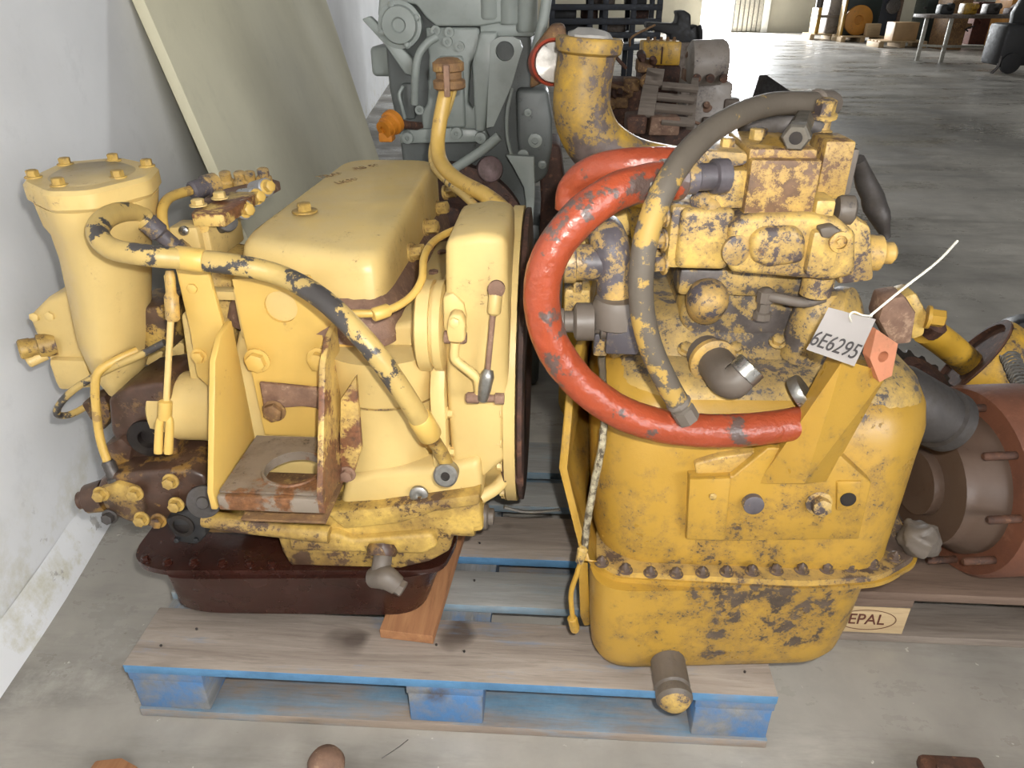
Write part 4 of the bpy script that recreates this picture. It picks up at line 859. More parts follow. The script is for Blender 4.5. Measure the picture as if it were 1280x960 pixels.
b = B(); b.lathe(at(1060, 624, .0395), V(0, -1, .1), [(.012, 0), (.012, .0015), (0, .0015)], 20); b.done('ear_hole', HOLE, bp)
# drain spigot
p0 = at(833, 818, .036); p1 = atz(842, 868, p0.z - .004)
b = B(); d = p1 - p0; L = d.length
b.lathe(p0, d, [(.030, -.03), (.037, -.004), (.037, .010), (.032, .014)], 6); ds = b.done('drain_spigot', GRMY, G2)
b = B(); b.lathe(p0, d, [(.030, .01), (.0305, .02), (.0305, L - .012), (.027, L - .008), (.027, L - .004), (.031, L - .002), (.031, L + .010), (.025, L + .016), (0, L + .018)], 24); b.done('spigot_cap', GRM, ds)
b = B(); b.lathe(p0 + d.normalized() * (L + .0165), d, [(.026, 0), (.02, .006), (0, .008)], 20); b.done('spigot_tip', YRh, ds)
# right-hand bits
b = B(); b.lathe(at(1148, 676, .11), V(.3, 0, 1), [(0, -.03)] + [(.034 * math.sin(math.pi * k / 16), -.03 * math.cos(math.pi * k / 16) + .004) for k in range(1, 16)] + [(0, .034)], 32); b.rough(.007, 55); b.rough(.003, 140); b.done('sealant_lump', GRM, G2)
b = B(); b.lathe(at(1065, 400, .17), V(.6, -.4, .3), [(.05, -.05), (.055, -.01), (.05, .005), (.03, .01), (.0, .012)], 26); b.done('port_cover', YRc, G2)
b = B(); b.fpoly([(1098, 400), (1106, 374), (1132, 370), (1146, 392), (1140, 430), (1115, 432)], .20, .05, .006); rf = b.done('rear_flange', RUSTL, G2)
bolt(at(1158, 396, .22), (1, -.3, 0), .014, .022, YR, rf)
b = B(); b.fpoly([(1128, 372), (1146, 366), (1160, 392), (1156, 420), (1140, 426), (1136, 400)], .22, .05, .006); b.done('flange_rim', YRh, rf)

# ------------------------------------------------------------------ paper tag with string
TAGM = paint('grey_card', (146, 140, 136), chip=0.0, dirt=0.2, dirtcol=(160, 150, 142), rough=0.6, cast=0.05)
c0, c1, c2, c3 = at(1036, 384, -.012), at(1095, 399, -.02), at(1068, 458, -.028), at(1008, 437, -.02)
tg = thing('paper_tag', 'grey paper tag hand-lettered 6E6295, tied to the front of the right gearbox', 'tag', tuple((c2 + c3) / 2))
nv = (c1 - c0).cross(c3 - c0).normalized()
if nv.y > 0: nv = -nv
b = B()
rng = []
for j in range(7):
    v = j / 6; row = []
    for i in range(9):
        u = i / 8; p = c0 * (1 - u) * (1 - v) + c1 * u * (1 - v) + c2 * u * v + c3 * (1 - u) * v
        row.append(p + nv * (.004 * math.sin(math.pi * u) * (1 - v)))
    rng.append(row)
t = bmesh.new(); vv = [[t.verts.new(p) for p in r] for r in rng]; v2 = [[t.verts.new(p - nv * .0006) for p in r] for r in rng]
for j in range(6):
    for i in range(8):
        t.faces.new((vv[j][i], vv[j][i + 1], vv[j + 1][i + 1], vv[j + 1][i])); t.faces.new((v2[j][i], v2[j + 1][i], v2[j + 1][i + 1], v2[j][i + 1]))
for i in range(8):
    t.faces.new((vv[0][i], v2[0][i], v2[0][i + 1], vv[0][i + 1])); t.faces.new((vv[6][i], vv[6][i + 1], v2[6][i + 1], v2[6][i]))
for j in range(6):
    t.faces.new((vv[j][0], vv[j + 1][0], v2[j + 1][0], v2[j][0])); t.faces.new((vv[j][8], v2[j][8], v2[j + 1][8], vv[j + 1][8]))
b._merge(t); b.done('card', TAGM, tg)
ex = ((c2 - c3).normalized() + (c1 - c0).normalized() * .15).normalized(); ey = nv.cross(ex).normalized(); ez = ex.cross(ey)
if ey.z < 0: ey = -ey; ez = ex.cross(ey)
tm = Matrix((ex, ey, nv)).transposed()
pc = c0 * .28 * .5 + c1 * .28 * .5 + c2 * .72 * .42 + c3 * .72 * .58 + nv * .0026
tx = text('6E6295', 'handwriting', metal('black_marker', (52, 48, 48), 0.7, 0.0, 0.1), tg, pc, .030, tm.to_euler(), .0004, .25, .70)
STRG = rubber('white_string', (226, 220, 204), None, 0, 0.7)
h0 = at(1064, 402, -.022)
b = B(); b.tube([h0, at(1062, 394, -.03), at(1068, 390, -.03), at(1078, 394, -.028), at(1090, 395, -.02)], .0012, 8, 6); b.done('string_loop', STRG, tg)
b = B(); b.tube([at(1086, 396, -.022), at(1130, 360, -.01), at(1172, 327, .01), at(1197, 301, .03)], .0016, 8, 6); b.done('string_end', STRG, tg)
# ------------------------------------------------------------------ grey engine behind the left gearbox
GE = thing('grey_engine', 'tall grey-painted engine standing by the wall behind the pale yellow gearbox', 'engine', (0.5, 1.6, 0.0))
YE = 1.36
b = B(); b.fpoly([(476, -70), (660, -70), (664, 60), (668, 240), (640, 330), (520, 330), (500, 180), (486, 110), (480, 40)], YE, .55, .012, 3); b.done('engine_block', GREYD, GE)
b = B(); q = at(590, 300, YE); b.box(q.x - .22, q.x + .22, YE + .02, YE + .55, 0.0, q.z + .05, .02); b.done('sump', GREYD, GE)
b = B(); b.fpoly([(478, -70), (625, -70), (628, 28), (598, 33), (545, 33), (532, 22), (520, 6), (500, 2), (484, 8), (476, 26), (472, 20)], YE - .05, .08, .008, 3); b.done('timing_cover', GREYP, GE)
c = at(500, 31, YE - .05)
b = B(); b.lathe(c + V(0, .04, 0), (0, -1, 0), [(.058, 0), (.060, .03), (.060, .045), (.050, .047), (.046, .060), (.020, .063), (.016, .058), (0, .058)], 36); rc = b.done('round_cover', GREYP, GE)
for a in (20, 110, 200, 290): 
    r = math.radians(a); bolt(c + V(.052 * math.cos(r), -.006, .052 * math.sin(r)), (0, -1, 0), .008, .008, GREYP, rc)
b = B(); b.fpoly([(531, 34), (598, 34), (606, 62), (588, 78), (584, 130), (596, 140), (598, 165), (528, 165), (526, 140), (534, 130), (536, 72)], YE - .04, .06, .008, 3); cp = b.done('centre_plate', GREYP, GE)
b = B(); b.fpoly([(548, 70), (578, 70), (582, 160), (546, 160)], YE - .055, .03, .008, 3); b.done('plate_rib', GREYP, cp)
for x, y in ((525, 137), (597, 137), (545, 38), (562, 40), (560, 52), (575, 58)):
    b = B(); b.lathe(at(x, y, YE - .04), (0, -1, 0), [(.013, 0), (.013, .012), (.006, .012), (.006, .004), (0, .004)], 16); b.done('plate_boss', GREYP, cp)
b = B(); b.fpoly([(498, 168), (512, 162), (560, 160), (606, 162), (612, 178), (500, 180)], YE - .055, .05, .006); rl = b.done('lower_rail', GREYP, GE)
for x, y in ((510, 172), (571, 166), (601, 172)): 
    b = B(); b.lathe(at(x, y, YE - .055), (0, -1, 0), [(.018, 0), (.016, .012), (.006, .013), (.006, .006), (0, .006)], 18); b.done('rail_boss', GREYP, rl)
b = B(); b.prism([at(452, 24, YE - .05), at(462, 20, YE - .05), at(516, 74, YE - .05), at(516, 96, YE - .05), at(506, 92, YE - .05), at(480, 55, YE - .05)], (0, .03, 0), .004); b.done('diagonal_strut', GREYP, GE)
b = B(); b.fblk(463, 58, 502, 96, YE + .05, .15, .014, 3); b.done('side_box', GREYP, GE)
b = B(); b.tube([at(546, 46, YE - .06), at(534, 54, YE - .07), at(523, 70, YE - .08), at(519, 95, YE - .08), at(518, 130, YE - .06)], .011, 12, 6); b.done('water_pipe', GREYP, GE)
b = B(); b.fblk(502, 104, 518, 150, YE - .02, .06, .01); b.done('pipe_block', GREYD, GE)
b = B(); b.tube([at(504, 108, YE - .03), at(499, 118, YE - .04), at(502, 132, YE - .04), at(506, 148, YE - .03)], .005, 8, 5); b.done('thin_pipe', GREYP, GE)
b = B(); b.plate_hole([at(608, 160, YE - .10), at(617, 158, YE - .10), at(640, 106, YE - .10), at(653, 60, YE - .10), at(650, 50, YE - .10), at(640, 46, YE - .10), at(624, 46, YE - .10), at(613, 53, YE - .10)], (0, .03, 0), at(631, 64, YE - .10), .025, 24); b.done('lift_bracket', GREYP, GE)
b = B(); b.fpoly([(600, 40), (622, 40), (612, 110), (606, 165), (594, 165), (590, 80)], YE - .07, .08, .008, 3); b.done('side_casting', GREYP, GE)
b = B(); b.fpoly([(645, 112), (684, 112), (690, 150), (690, 185), (684, 220), (668, 232), (652, 215), (646, 170)], YE - .06, .12, .012, 3); gc = b.done('gear_case', GREYD, GE)
for x, y, r in ((669, 175, .02), (654, 193, .016), (664, 208, .012), (678, 205, .012), (660, 140, .01)):
    b = B(); b.lathe(at(x, y, YE - .06), (0, -1, 0), [(r, 0), (r, .012), (r * .5, .013), (r * .5, .004), (0, .004)], 18); b.done('case_boss', GREYP, gc)
b = B(); b.fpoly([(632, 194), (668, 196), (669, 236), (666, 284), (660, 282), (655, 235), (642, 210)], YE - .12, .02, .004); b.done('foot_bracket', GREYP, GE)
b = B(); b.tube([at(640, 110, YE - .08), at(634, 140, YE - .09), at(634, 170, YE - .09), at(640, 196, YE - .09)], .005, 8, 5); b.done('fuel_line', GREYP, GE)
b = B(); b.tube([at(566, 212, YE - .10), at(600, 190, YE - .10), at(624, 170, YE - .10)], .014, 12, 4); b.done('drain_pipe', GREYP, GE)
cf = at(566, 300, YE - .06)
b = B(); b.lathe(cf, (0, -1, 0), [(.235, -.03), (.24, 0), (.24, .035), (.21, .04), (.205, .012), (.12, .012), (.11, .03), (0, .03)], 56); b.done('flywheel_ring', RUST2, GE)
for a in range(20, 160, 20):
    r = math.radians(a); bolt(cf + V(.222 * math.cos(r), -.038, .222 * math.sin(r)), (0, -1, 0), .010, .008, RUST2, GE)
b = B(); b.lathe(at(612, 212, YE - .08), V(.2, -1, .3), [(.036, -.03), (.04, 0), (.036, .02), (.02, .028), (0, .03)], 24); b.done('starter_nose', metal('purple_grey_metal', (116, 96, 96), 0.5, 0.3, 0.5), GE)
for x0, x1, y1 in ((628, 646, 30), (648, 668, 40), (602, 622, 24)):
    b = B(); b.lathe(at((x0 + x1) / 2, y1, YE - .03), V(0, 0, 1), [(.026, 0), (.03, .006), (.03, .22), (.02, .23)], 18); b.done('injector_body', GREYP, GE)
b = B(); b.fblk(600, 28, 668, 46, YE - .04, .06, .006); b.done('pump_deck', GREYP, GE)
b = B(); b.tube([at(688, -40, YE - .1), at(680, 20, YE - .1), at(668, 70, YE - .1)], .014, 12, 4); b.done('dip_tube', GREYP, GE)
b = B(); a = at(494, 150, YE - .14); c = at(481, 161, YE - .18); b.lathe(a, c - a, [(.030, 0), (.034, .004), (.034, .02), (.028, .024), (.028, .04), (.024, .042), (.024, .055), (.010, .056), (.010, .05), (0, .05)], 18); oc = b.done('orange_plug', ORNG, GE)
b = B(); b.fblk(473, 166, 490, 178, YE - .18, .05, .004); b.done('plug_tab', ORNG, oc)
b = B(); b.fpoly([(672, 178), (700, 182), (708, 250), (704, 330), (672, 330), (676, 250)], YE - .02, .2, .012, 3); b.done('shade_filler', RUST2, GE)  # dark body added to stand for the shade in the gap beside the engine
b = B(); b.tube([at(492, 152, YE - .15), at(508, 156, YE - .1), at(528, 158, YE - .02)], .012, 10, 4); b.done('plug_pipe', RUST, GE)
# round filter bowl hung on its side
b = B(); c = at(692, 78, 1.10); b.lathe(c, V(.15, -1, .1), [(.052, -.12), (.056, -.02), (.056, 0), (.050, .004), (.048, -.004), (0, -.002)], 30); fbw = b.done('filter_bowl', paint('red_bowl_paint', (176, 70, 46), chip=0.3, chipcol=(120, 80, 60)), GE)
b = B(); b.lathe(c + V(0, -.002, 0), V(.15, -1, .1), [(.048, -.004), (.046, .003), (.02, .008), (0, .009)], 30); b.rough(.0015, 60); b.done('bowl_face', metal('foil_metal', (196, 192, 186), 0.35, 0.7, 0.3), fbw)
b = B(); b.fpoly([(666, 60), (690, 30), (706, 30), (710, 60), (676, 105), (662, 112)], 1.2, .08, .01); b.done('bowl_bracket', RUSTY, GE)

# ------------------------------------------------------------------ yellow converter housing and elbow pipe behind the right gearbox
CV = thing('converter_housing', 'round yellow converter housing with an upright peeling elbow pipe, behind the right gearbox', 'machine housing', (1.12, 1.26, 0.0))
b = B(); b.lathe(V(1.12, 1.26, 0.0), (0, 0, 1), [(.30, 0), (.31, .02), (.31, .50), (.26, .54), (.26, .74), (.30, .75), (.305, .756), (.305, .775), (.29, .78), (.20, .781), (.19, .74), (0, .74)], 56); b.done('housing', YB, CV)
for a in range(190, 350, 18):
    r = math.radians(a); bolt(V(1.12 + .293 * math.cos(r), 1.26 + .293 * math.sin(r), .78), (0, 0, 1), .010, .010, YB, CV)
b = B(); b.tube([at(736, 46, .95), at(733, 75, .95), at(728, 110, .95), at(729, 146, .95), at(748, 182, .96), at(790, 208, .98), at(850, 220, 1.02)], [.068, .066, .067, .069, .070, .070, .07], 28, 8); ep = b.done('elbow_pipe', PIPE, CV)
tp = at(737, 50, .95); tdir = at(736, 46, .95) - at(733, 75, .95)
b = B(); b.lathe(tp, tdir, [(.068, -.03), (.076, -.024), (.078, .0), (.074, .006), (.060, .007), (.058, -.004), (0, -.004)], 32); b.done('pipe_lip', PIPE, ep)
b = B(); b.lathe(tp, tdir, [(.055, .0), (.05, .012), (.03, .02), (0, .024)], 20); b.rough(.01, 40); b.done('stuffed_rag', paint('rag_cloth', (170, 166, 160), chip=0, dirt=0.3), ep)

# ------------------------------------------------------------------ things beyond, mid distance
def clutter(root, cx, cy, z0, w, d, h, mats, n, name='casting', seed=1):
    """a heap-like casting of bosses, ribs and drums bolted on a body"""
    R = random.Random(seed)
    b = B(); b.box(cx - w * .42, cx + w * .42, cy - d * .4, cy + d * .4, z0, z0 + h * .8, .02, 2); b.rough(.01, 9); b.done('body', mats[0], root)
    for i in range(n):
        x = cx + R.uniform(-.5, .5) * w; z = z0 + R.uniform(.25, 1.0) * h; y = cy - d * .42 + R.uniform(-.03, .05)
        r = R.uniform(.05, .13) * w; m = mats[R.randrange(len(mats))]
        b = B()
        if i % 3 == 0: b.lathe(V(x, y + .05, z), V(R.uniform(-.4, .4), -1, R.uniform(-.2, .5)), [(r, 0), (r * 1.1, .02), (r, .08), (r * .6, .09), (r * .5, .12), (0, .12)], 16); nm = 'boss'
        elif i % 3 == 1: b.box(x - r, x + r * 1.3, y, y + .14, z - r, z + r * .8, .012); nm = 'rib_block'
        else: b.tube([V(x, y, z), V(x + R.uniform(-.1, .1), y - .03, z + .05), V(x + R.uniform(-.15, .15), y, z + .11)], r * .32, 8, 4); nm = 'stub_pipe'
        b.done(nm, m, root)
def mach(name, label, cat, px, py_base, Yd, mats, w, d, h, n, seed, z0=0.0, group=None):
    p = at(px, py_base, Yd); t = thing(name, label, cat, (p.x, Yd + d / 2, z0), group)
    clutter(t, p.x, Yd + d / 2, z0, w, d, h, mats, n, seed=seed); return t, p
DGR = metal('dusty_dark_iron', (112, 100, 90), 0.6, 0.2, 0.5); PGR = paint('dusty_grey_iron', (150, 140, 130), chip=0.2, dirt=0.5, dirtcol=(110, 92, 76), off=33)
# heap of rusted transmissions
t, p = mach('rusty_transmission', 'dark rusty transmission just right of the peeling elbow pipe', 'transmission', 778, 190, 3.7, [RUST, RUST2, RUSTY], .34, .4, .96, 22, 3)
t, p = mach('rusty_transmission', 'dusty grey-brown transmission standing before the bright floor patch', 'transmission', 885, 150, 4.0, [PGR, DGR, RUSTL], .34, .5, .92, 18, 8)
q = at(885, 75, 4.0)
b = B(); b.lathe(V(q.x - .12, 4.0, q.z - .02), (1, 0, .05), [(.10, 0), (.13, .02), (.13, .20), (.11, .23), (.05, .24)], 26); b.done('drum', PGR, t)
for i in range(3):
    b = B(); b.lathe(V(q.x - .08 + .08 * i, 3.87, q.z - .09), (0, -1, 0), [(.025, 0), (.025, .02), (.012, .022)], 14); b.done('port', RUST, t)
q = at(826, 82, 4.65)
b = B(); b.box(q.x - .13, q.x + .13, 4.65, 4.9, q.z, at(826, 52, 4.65).z, .012); b.rough(.004, 12)
vt = thing('valve_chest', 'dull yellow box-shaped valve chest above the slatted crate', 'valve chest', (q.x, 4.75, 0.0))
b.done('chest', YB, vt)
b = B(); b.box(q.x - .004, q.x + .006, 4.643, 4.66, q.z + .01, q.z + .12, .002); b.done('chest_seam', RUST, vt)
b = B(); b.box(q.x - .14, q.x + .14, 4.63, 4.95, 0, q.z, .02); b.rough(.008, 8); b.done('chest_base', RUST2, vt)
for i in range(5): bolt(V(q.x - .09 + .045 * i, 4.75, at(826, 52, 4.65).z), (0, 0, 1), .010, .02, RUSTY, vt)
# slatted crate leaning back on the heap
p0, p1, p2, p3 = at(797, 142, 3.05), at(866, 148, 3.05), at(872, 90, 3.45), at(808, 84, 3.45)
cr = thing('slatted_crate', 'small weathered wooden crate with open slats below the yellow valve chest', 'crate', tuple(at(830, 145, 3.1)))
def lerp2(u, v): return p0 * (1 - u) * (1 - v) + p1 * u * (1 - v) + p2 * u * v + p3 * (1 - u) * v
th = V(0, .02, -.02)
for nm, u0, u1, v0, v1 in (('end_board', 0, .30, .0, .62), ('end_board', 0.02, .36, .64, 1), ('slat', .3, 1.0, .12, .26), ('slat', .3, 1.0, .36, .48), ('slat', .36, 1.05, .6, .72), ('slat', .45, 1.05, -.12, .02), ('post', .92, 1.06, -.1, .95)):
    b = B(); o = V(0, .03, -.02) if nm == 'post' else V(0, 0, 0); b.prism([lerp2(u0, v0) + o, lerp2(u1, v0) + o, lerp2(u1, v1) + o, lerp2(u0, v1) + o], th, .003); b.done(nm, WGREY, cr)
b = B(); b.fpoly([(800, 148), (866, 150), (866, 300), (800, 300)], 3.14, .3, .02); b.done('crate_base', RUST2, cr)
b = B(); b.fblk(784, 146, 808, 168, 3.0, .2, .012); b.rough(.006, 20); b.done('lower_casting', RUST, cr)
b = B(); b.fblk(812, 146, 850, 170, 3.02, .2, .012); b.rough(.006, 20); b.done('lower_casting', RUSTL, cr)
# dark bracket arm
dbk = thing('black_bracket', 'black cast bracket with a hooked top left of the open gate', 'bracket', tuple(at(855, 60, 6.0))[:2] + (0.0,))
q = at(852, 52, 6.0)
b = B(); b.fpoly([(808, 28), (846, 30), (848, 20), (846, 14), (856, 13), (864, 18), (864, 36), (872, 30), (876, 52), (836, 56), (838, 44), (808, 36)], 6.0, .25, .02); b.done('arm', BLK, dbk)
b = B(); b.box(q.x - .16, q.x + .14, 6.0, 6.3, 0, q.z, .02); b.done('stand', DGR, dbk)
b = B(); b.tube([at(874, 32, 5.98), at(876, 42, 5.96), at(875, 55, 5.98)], .018, 8, 4); b.done('cable', BLK, dbk)
# wedge-shaped sheet on the floor beyond
b = B(); b.prism([atz(940, 122, 0), atz(992, 124, 0), atz(960, 118, 0) + V(.1, .25, .0), at(949, 94, atz(945, 120, 0).y + .05)], (.12, .1, .0), .004)
b.own('steel_wedge', DSTEEL, 'dark steel wedge standing on the shiny floor beyond the grey hose', 'steel wedge')

# storage rack far left
YK = 11.0
rk = thing('storage_rack', 'tall dark steel storage rack against the far end, left of the gate', 'rack', tuple(at(770, 40, YK))[:2] + (0.0,))
x0, x1 = at(690, 20, YK).x, at(824, 20, YK).x
NAVY = metal('dark_blue_steel', (44, 48, 56), 0.5, 0.3, 0.3)
for xx in (x0, x0 + (x1 - x0) * .36, x0 + (x1 - x0) * .5, x0 + (x1 - x0) * .76, x1):
    for yy in (YK, YK + 1.0):
        b = B(); b.box(xx - .04, xx + .04, yy, yy + .07, 0, 2.4, .006); b.done('post', NAVY, rk)
for yp in (-8, 8, 26, 43, 58):
    z = at(760, yp, YK).z
    b = B(); b.box(x0 - .04, x1 + .04, YK - .02, YK + .06, z - .05, z + .03, .006); b.done('beam', NAVY, rk)
    b = B(); b.box(x0, x1, YK + .06, YK + 1.0, z - .02, z + .01, .004); b.done('shelf', NAVY, rk)
for i, (u, yp, w) in enumerate(((.12, 26, .35), (.36, 26, .25), (.62, 43, .3), (.2, 43, .4), (.86, 26, .2), (.5, 8, .3), (.8, 8, .3))):
    z = at(760, yp, YK).z + .0125; xx = x0 + (x1 - x0) * u
    b = B(); b.box(xx - w / 2, xx + w / 2, YK + .3, YK + .8, z, z + .13, .02)
    b.own('machine_part', [BLK, RUST2, DGR][i % 3], ['black casting on a shelf of the dark rack, leftmost on its shelf', 'rust brown casting on the middle shelf of the dark rack', 'grey iron casting on a lower shelf of the dark rack', 'black casting on the lower shelf at the left of the rack', 'rust brown casting at the right end of the rack shelf', 'grey iron casting on the upper shelf of the dark rack', 'black casting on the upper shelf at the rack\'s right'][i], 'machine part', 'parts on the storage rack')

# far right: machines on pallets along the wall
def small_pallet(px, py, w, label, mat=WRAW):
    p = atz(px, py, 0); t = thing('shipping_pallet', label, 'pallet', (p.x, p.y + .4, 0), 'pallets along the far wall')
    for i in range(4):
        b = B(); b.box(p.x - w / 2, p.x + w / 2, p.y + .22 * i, p.y + .22 * i + .16, .12, .15, .004); b.done('deck_board', mat, t)
    for x in (-.46, 0, .46):
        b = B(); b.box(p.x + x * w - .06, p.x + x * w + .06, p.y + .02, p.y + .80, .0, .118, .004); b.done('bearer', mat, t)
    return p
PALW = wood('pale_pallet_wood', (206, 180, 140), (176, 150, 116))
DGREEN = metal('dark_green_paint', (30, 44, 42), 0.45, 0.1, 0.3); ORF = paint('ochre_disc_paint', (190, 130, 50), chip=0.1); DKB = metal('blue_black_paint', (34, 40, 50), 0.45, 0.2, 0.3)
p = small_pallet(1040, 50, 1.2, 'pale wooden pallet under the yellow-edged grey machine far away', PALW)
t = thing('crated_machine', 'grey machine with a yellow upright on the leftmost far pallet', 'machine', (p.x, p.y + .4, .15))
b = B(); b.box(p.x - .2, p.x + .45, p.y + .1, p.y + .7, .15, 1.3, .04); b.done('body', PGR, t)
b = B(); b.box(p.x - .5, p.x - .4, p.y + .05, p.y + .6, .15, .8, .01); b.done('upright', YR, t)
b = B(); b.box(p.x - .4, p.x + .4, p.y + .04, p.y + .1, .55, .62, .01); b.done('crossbar', WGREY, t)
b = B(); b.lathe(V(p.x - .45, p.y + .2, .8), (0, 0, 1), [(.10, 0), (.10, .3), (.06, .5), (.04, .7)], 14); b.done('mast', DSTEEL, t)
p = small_pallet(1078, 53, 1.1, 'pale wooden pallet under the dark machine with an ochre disc', PALW)
t = thing('disc_machine', 'dark green machine with a large ochre disc at the far wall', 'machine', (p.x, p.y + .5, .15))
b = B(); b.box(p.x - .45, p.x + .45, p.y + .35, p.y + .9, .152, 1.8, .05); b.done('body', DGREEN, t)
b = B(); b.lathe(V(p.x - .12, p.y + .34, .52), (0, -1, 0), [(.36, 0), (.36, .08), (.31, .1), (.12, .1), (.1, .05), (0, .05)], 36); b.done('disc', ORF, t)
b = B(); b.box(p.x - .56, p.x - .50, p.y + .2, p.y + .5, .15, 1.9, .01); b.done('edge_post', YR, t)
b = B(); b.box(p.x + .05, p.x + .40, p.y - .02, p.y + .2, .152, .45, .02); b.own('wooden_box', PALW, 'small pale wooden box at the foot of the ochre disc', 'box')
p = small_pallet(1128, 60, 1.1, 'pale wooden pallet carrying a square carton beside the workbench', PALW)
b = B(); b.box(p.x - .25, p.x + .32, p.y + .1, p.y + .6, .15, .55, .01); b.own('carton', paint('brown_carton', (188, 154, 112), chip=0, dirt=0.2), 'square brown carton on the pallet just left of the workbench', 'carton')
q = atz(1108, 46, 0)
t = thing('blue_black_machine', 'blue-black machine between the ochre disc and the carton', 'machine', (q.x, q.y + .6, 0))
b = B(); b.box(q.x - .35, q.x + .3, q.y + .3, q.y + 1.0, 0, 1.7, .05); b.done('body', DKB, t)
b = B(); b.lathe(V(q.x + .1, q.y + .3, .8), (0, -1, 0), [(.2, 0), (.2, .1), (.1, .14), (0, .14)], 20); b.done('pulley', DSTEEL, t)
b = B(); b.box(q.x + .33, q.x + .45, q.y + .4, q.y + .8, 0, 1.8, .02); b.done('wood_upright', WRAW, t)
for i, (px, py, w, h, m, lab) in enumerate(((1162, 57, .55, 1.7, DGREEN, 'dark green engine standing behind the left legs of the workbench'), (1192, 63, .55, 1.3, RUSTY, 'yellow-brown engine behind the workbench, left half'), (1226, 56, .62, 1.2, rusty('red_brown_engine', (92, 46, 30), (58, 30, 22), (120, 66, 40)), 'red-brown engine showing under the workbench top'), (1266, 64, .6, 1.3, ORF, 'orange machine behind the right end of the workbench'))):
    q = atz(px, py, 0); t = thing('parked_engine', lab, 'engine', (q.x, q.y + .4, 0), 'engines parked behind the workbench')
    clutter(t, q.x, q.y + .5, 0, w, .9, h, [m, BLK, m], 9, seed=20 + i)
# workbench
q0, q1 = atz(1146, 76, 0), atz(1166, 78, 0)
wb = thing('workbench', 'grey steel workbench with thin square legs in the far right', 'workbench', (q0.x + 1.2, q0.y + .3, 0))
zt_ = at(1148, 22, q0.y).z
bx0, bx1 = q0.x - .05, q0.x + 2.6
for xx, yy in ((q0.x, q0.y), (q0.x + .30, q0.y - .35), (bx1 - .3, q0.y), (bx1, q0.y - .35)):
    b = B(); b.box(xx - .03, xx + .03, yy - .03, yy + .03, 0, zt_, .004); b.done('leg', SHEET, wb)
b = B(); b.box(bx0 - .1, bx1 + .1, q0.y - .45, q0.y + .3, zt_, zt_ + .06, .008); b.done('top', DGR, wb)
zz = at(1160, 58, q0.y).z
b = B(); b.prism([V(q0.x, q0.y, zz), V(q0.x + .30, q0.y - .35, zz), V(bx1, q0.y - .35, zz), V(bx1, q0.y - .30, zz), V(q0.x + .32, q0.y - .30, zz)], (0, 0, .04), 0); b.done('lower_rail', SHEET, wb)
R = random.Random(5)
for i, (m, lab) in enumerate(((BLK, 'black casting on the workbench, leftmost of the row'), (YB, 'yellow casting on the workbench beside the leftmost black one'), (DSTEEL, 'bare steel casting near the middle of the workbench'), (RUST, 'rusty casting right of the middle of the workbench'), (ORF, 'orange casting on the right part of the workbench'), (STEEL, 'bright silver casting at the workbench right end'))):
    xx = q0.x + .25 + i * .42; b = B(); yy = q0.y - .1
    b.box(xx - .12, xx + .12, yy - .14, yy + .14, zt_ + .06, zt_ + .17 + R.uniform(0, .1), .03); b.lathe(V(xx, yy, zt_ + .15), (R.uniform(-.5, .5), -1, .3), [(.07, 0), (.08, .1), (.05, .2), (0, .2)], 14)
    b.own('bench_part', m, lab, 'machine part', 'parts on the workbench')
# dark wheeled machine at the right edge
q = atz(1262, 92, 0)
t = thing('black_machine', 'black wheeled machine at the right edge beyond the workbench', 'machine', (q.x, q.y, 0))
b = B(); b.box(q.x - .25, q.x + .6, q.y, q.y + .6, .12, .75, .06); b.done('body', BLK, t)
b = B(); b.lathe(V(q.x - .05, q.y + .01, .16), (0, -1, 0), [(.16, 0), (.16, .06), (.08, .07), (0, .07)], 22); b.done('wheel', BLK, t)
b = B(); b.tube([V(q.x - .3, q.y, .0), V(q.x - .22, q.y, .12), V(q.x - .2, q.y + .05, .35)], .025, 8, 4); b.done('strut', DSTEEL, t)
b = B(); b.lathe(V(q.x + .2, q.y + .3, .7), (0, 0, 1), [(.25, 0), (.28, .2), (.2, .45), (.1, .55), (0, .56)], 18); b.done('hood', BLK, t)

# ------------------------------------------------------------------ rusty hub and yellow housing on the stamped pallet
hc_ = atz(1200, 600, .345)
HB = thing('rusty_hub', 'large brown rusty wheel hub with studs on the EPAL pallet', 'wheel hub', (hc_.x + .2, hc_.y + .02, .145))
ax = V(1, .12, 0).normalized()
b = B(); b.lathe(hc_, ax, [(.150, .0), (.192, .001), (.199, .012), (.199, .17), (.192, .30), (.18, .34), (.10, .36), (.0, .36)], 56); b.done('drum', RUSTD, HB)
b = B(); b.lathe(hc_, -ax, [(.150, -.01), (.150, .02), (.13, .05), (.128, .075), (.07, .08), (.068, .10), (0, .10)], 48); b.done('hub_face', paint('grey_brown_hub', (92, 74, 62), chip=0.2, chipcol=(84, 62, 52), dirt=0.4, dirtcol=(90, 66, 52)), HB)
e1 = ax.cross(V(0, 0, 1)).normalized()
for i in range(9):
    a = 2 * math.pi * i / 9 + .2; p = hc_ + (e1 * math.cos(a) + V(0, 0, 1) * math.sin(a)) * .172
    b = B(); b.lathe(p, -ax, [(.008, 0), (.008, .06), (.005, .064)], 12); b.done('stud', RUST, HB)
nn = V(0, -.72, .69); b = B(); b.lathe(hc_ + ax * .09 + nn * .1975, nn, [(.017, -.002), (.017, .003), (.013, .004), (0, .004)], 20); b.done('drum_plug', RUSTD, HB)
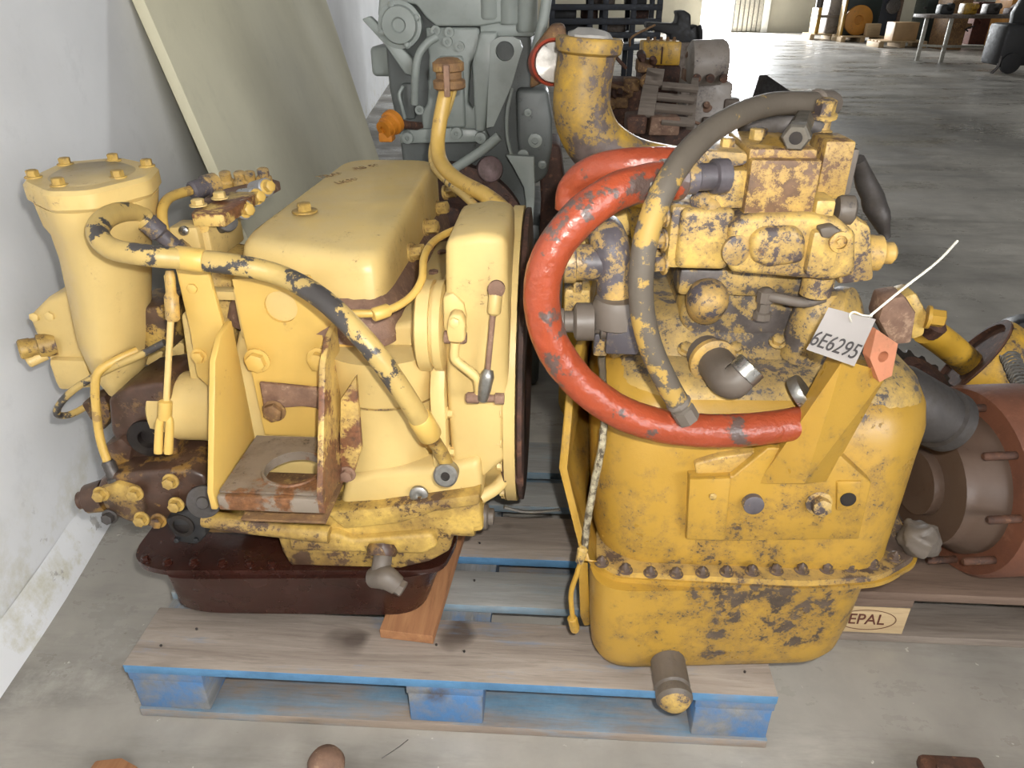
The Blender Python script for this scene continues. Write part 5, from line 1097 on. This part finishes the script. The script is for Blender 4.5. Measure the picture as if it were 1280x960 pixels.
# yellow housing
ch = at(1213, 452, .88); ca_ = V(-.78, .39, .49).normalized()
YH = thing('flanged_housing', 'yellow flanged housing with a rusty rim resting on the brown hub', 'machine housing', tuple(ch - V(-.05, 0, .14)))
b = B(); b.lathe(ch, -ca_, [(.118, .02), (.118, .0), (.135, -.002), (.138, .012), (.138, .03), (.130, .07), (.12, .14), (.10, .16), (.09, .22), (0, .22)], 44); b.done('bell', YB, YH)
b = B(); b.lathe(ch, ca_, [(.132, -.002), (.134, .008), (.118, .010), (.112, -.02), (0, -.02)], 44); b.done('rim', RUST, YH)
b = B(); b.tube([at(1158, 412, .78), at(1185, 432, .82), at(1212, 455, .87)], .036, 18, 3); tb2 = b.done('axle_tube', YB, YH)
b = B(); b.lathe(at(1168, 404, .76), V(.3, -.3, .8), [(.03, -.03), (.032, 0), (.02, .01), (0, .012)], 16); b.rough(.004, 50); b.done('tube_crust', RUST, tb2)
b = B(); b.lathe(V(ch.x + .10, ch.y, .1455), (0, 0, 1), [(.09, 0), (.09, .02), (.06, .04), (.06, ch.z - .22), (.08, ch.z - .19)], 24); b.done('foot', YB, YH)
# output sleeve of the right gearbox, gear and spring
b = B(); a = at(1112, 490, .22); c = at(1186, 528, .25); L = (c - a).length
b.lathe(a, c - a, [(.052, 0), (.056, .02), (.054, L - .05), (.049, L - .045), (.049, L - .03), (.056, L - .028), (.056, L - .004), (.052, L), (.044, L), (.04, L - .03), (0, L - .03)], 36); b.done('output_sleeve', DSTEEL, G2)
gr = at(1150, 476, .70)
GRR = G2
b = B(); t = bmesh.new(); ax2 = V(.30, -.30, .9).normalized(); u1 = ax2.cross(V(0, 0, 1)).normalized(); u2 = ax2.cross(u1); A = []; A2 = []
for i in range(72):
    r = .112 if (i % 4) in (0, 1) else .096; a = 2 * math.pi * i / 72
    p = gr + (u1 * math.cos(a) + u2 * math.sin(a)) * r; A.append(t.verts.new(p)); A2.append(t.verts.new(p - ax2 * .04))
t.faces.new(A); t.faces.new(A2[::-1])
for i in range(72): t.faces.new((A[i], A2[i], A2[(i + 1) % 72], A[(i + 1) % 72]))
b._merge(t, .0015, 1); gring = b.done('ring_gear', GEARM, GRR)
b = B(); b.lathe(gr, ax2, [(.06, 0), (.06, .02), (.035, .022), (.033, -.01), (0, -.01)], 28); b.done('gear_hub', RUST2, gring)
b = B(); b.tube([gr - ax2 * .03, V(1.34, .50, .50)], .03, 14, 2, smooth=False); b.done('gear_shaft', RUST2, gring)
b = B(); s0 = at(1262, 446, .66); s1 = at(1286, 500, .44); n_ = 110
d = (s1 - s0); e1 = d.cross(V(0, 0, 1)).normalized(); e2 = d.normalized().cross(e1)
b.tube([s0 + d * (i / n_) + (e1 * math.cos(i * .75) + e2 * math.sin(i * .75)) * .018 for i in range(n_)], .0032, 6, 1, smooth=False)
b.own('coil_spring', STEEL, 'steel coil spring leaning on the brown hub at the right edge', 'spring')
c = at(1290, 445, 1.3)
t = thing('black_pulley', 'round black pulley on a stand at the right edge above the coil spring', 'pulley', (c.x, 1.33, 0))
b = B(); b.lathe(c, V(-.3, -1, .2), [(.12, -.1), (.13, 0), (.12, .02), (.06, .025), (.05, 0), (0, 0)], 30); b.done('wheel', BLK, t)
b = B(); b.lathe(V(c.x, 1.36, 0), (0, 0, 1), [(.12, 0), (.12, .02), (.05, .05), (.045, c.z)], 20); b.done('stand', BLK, t)
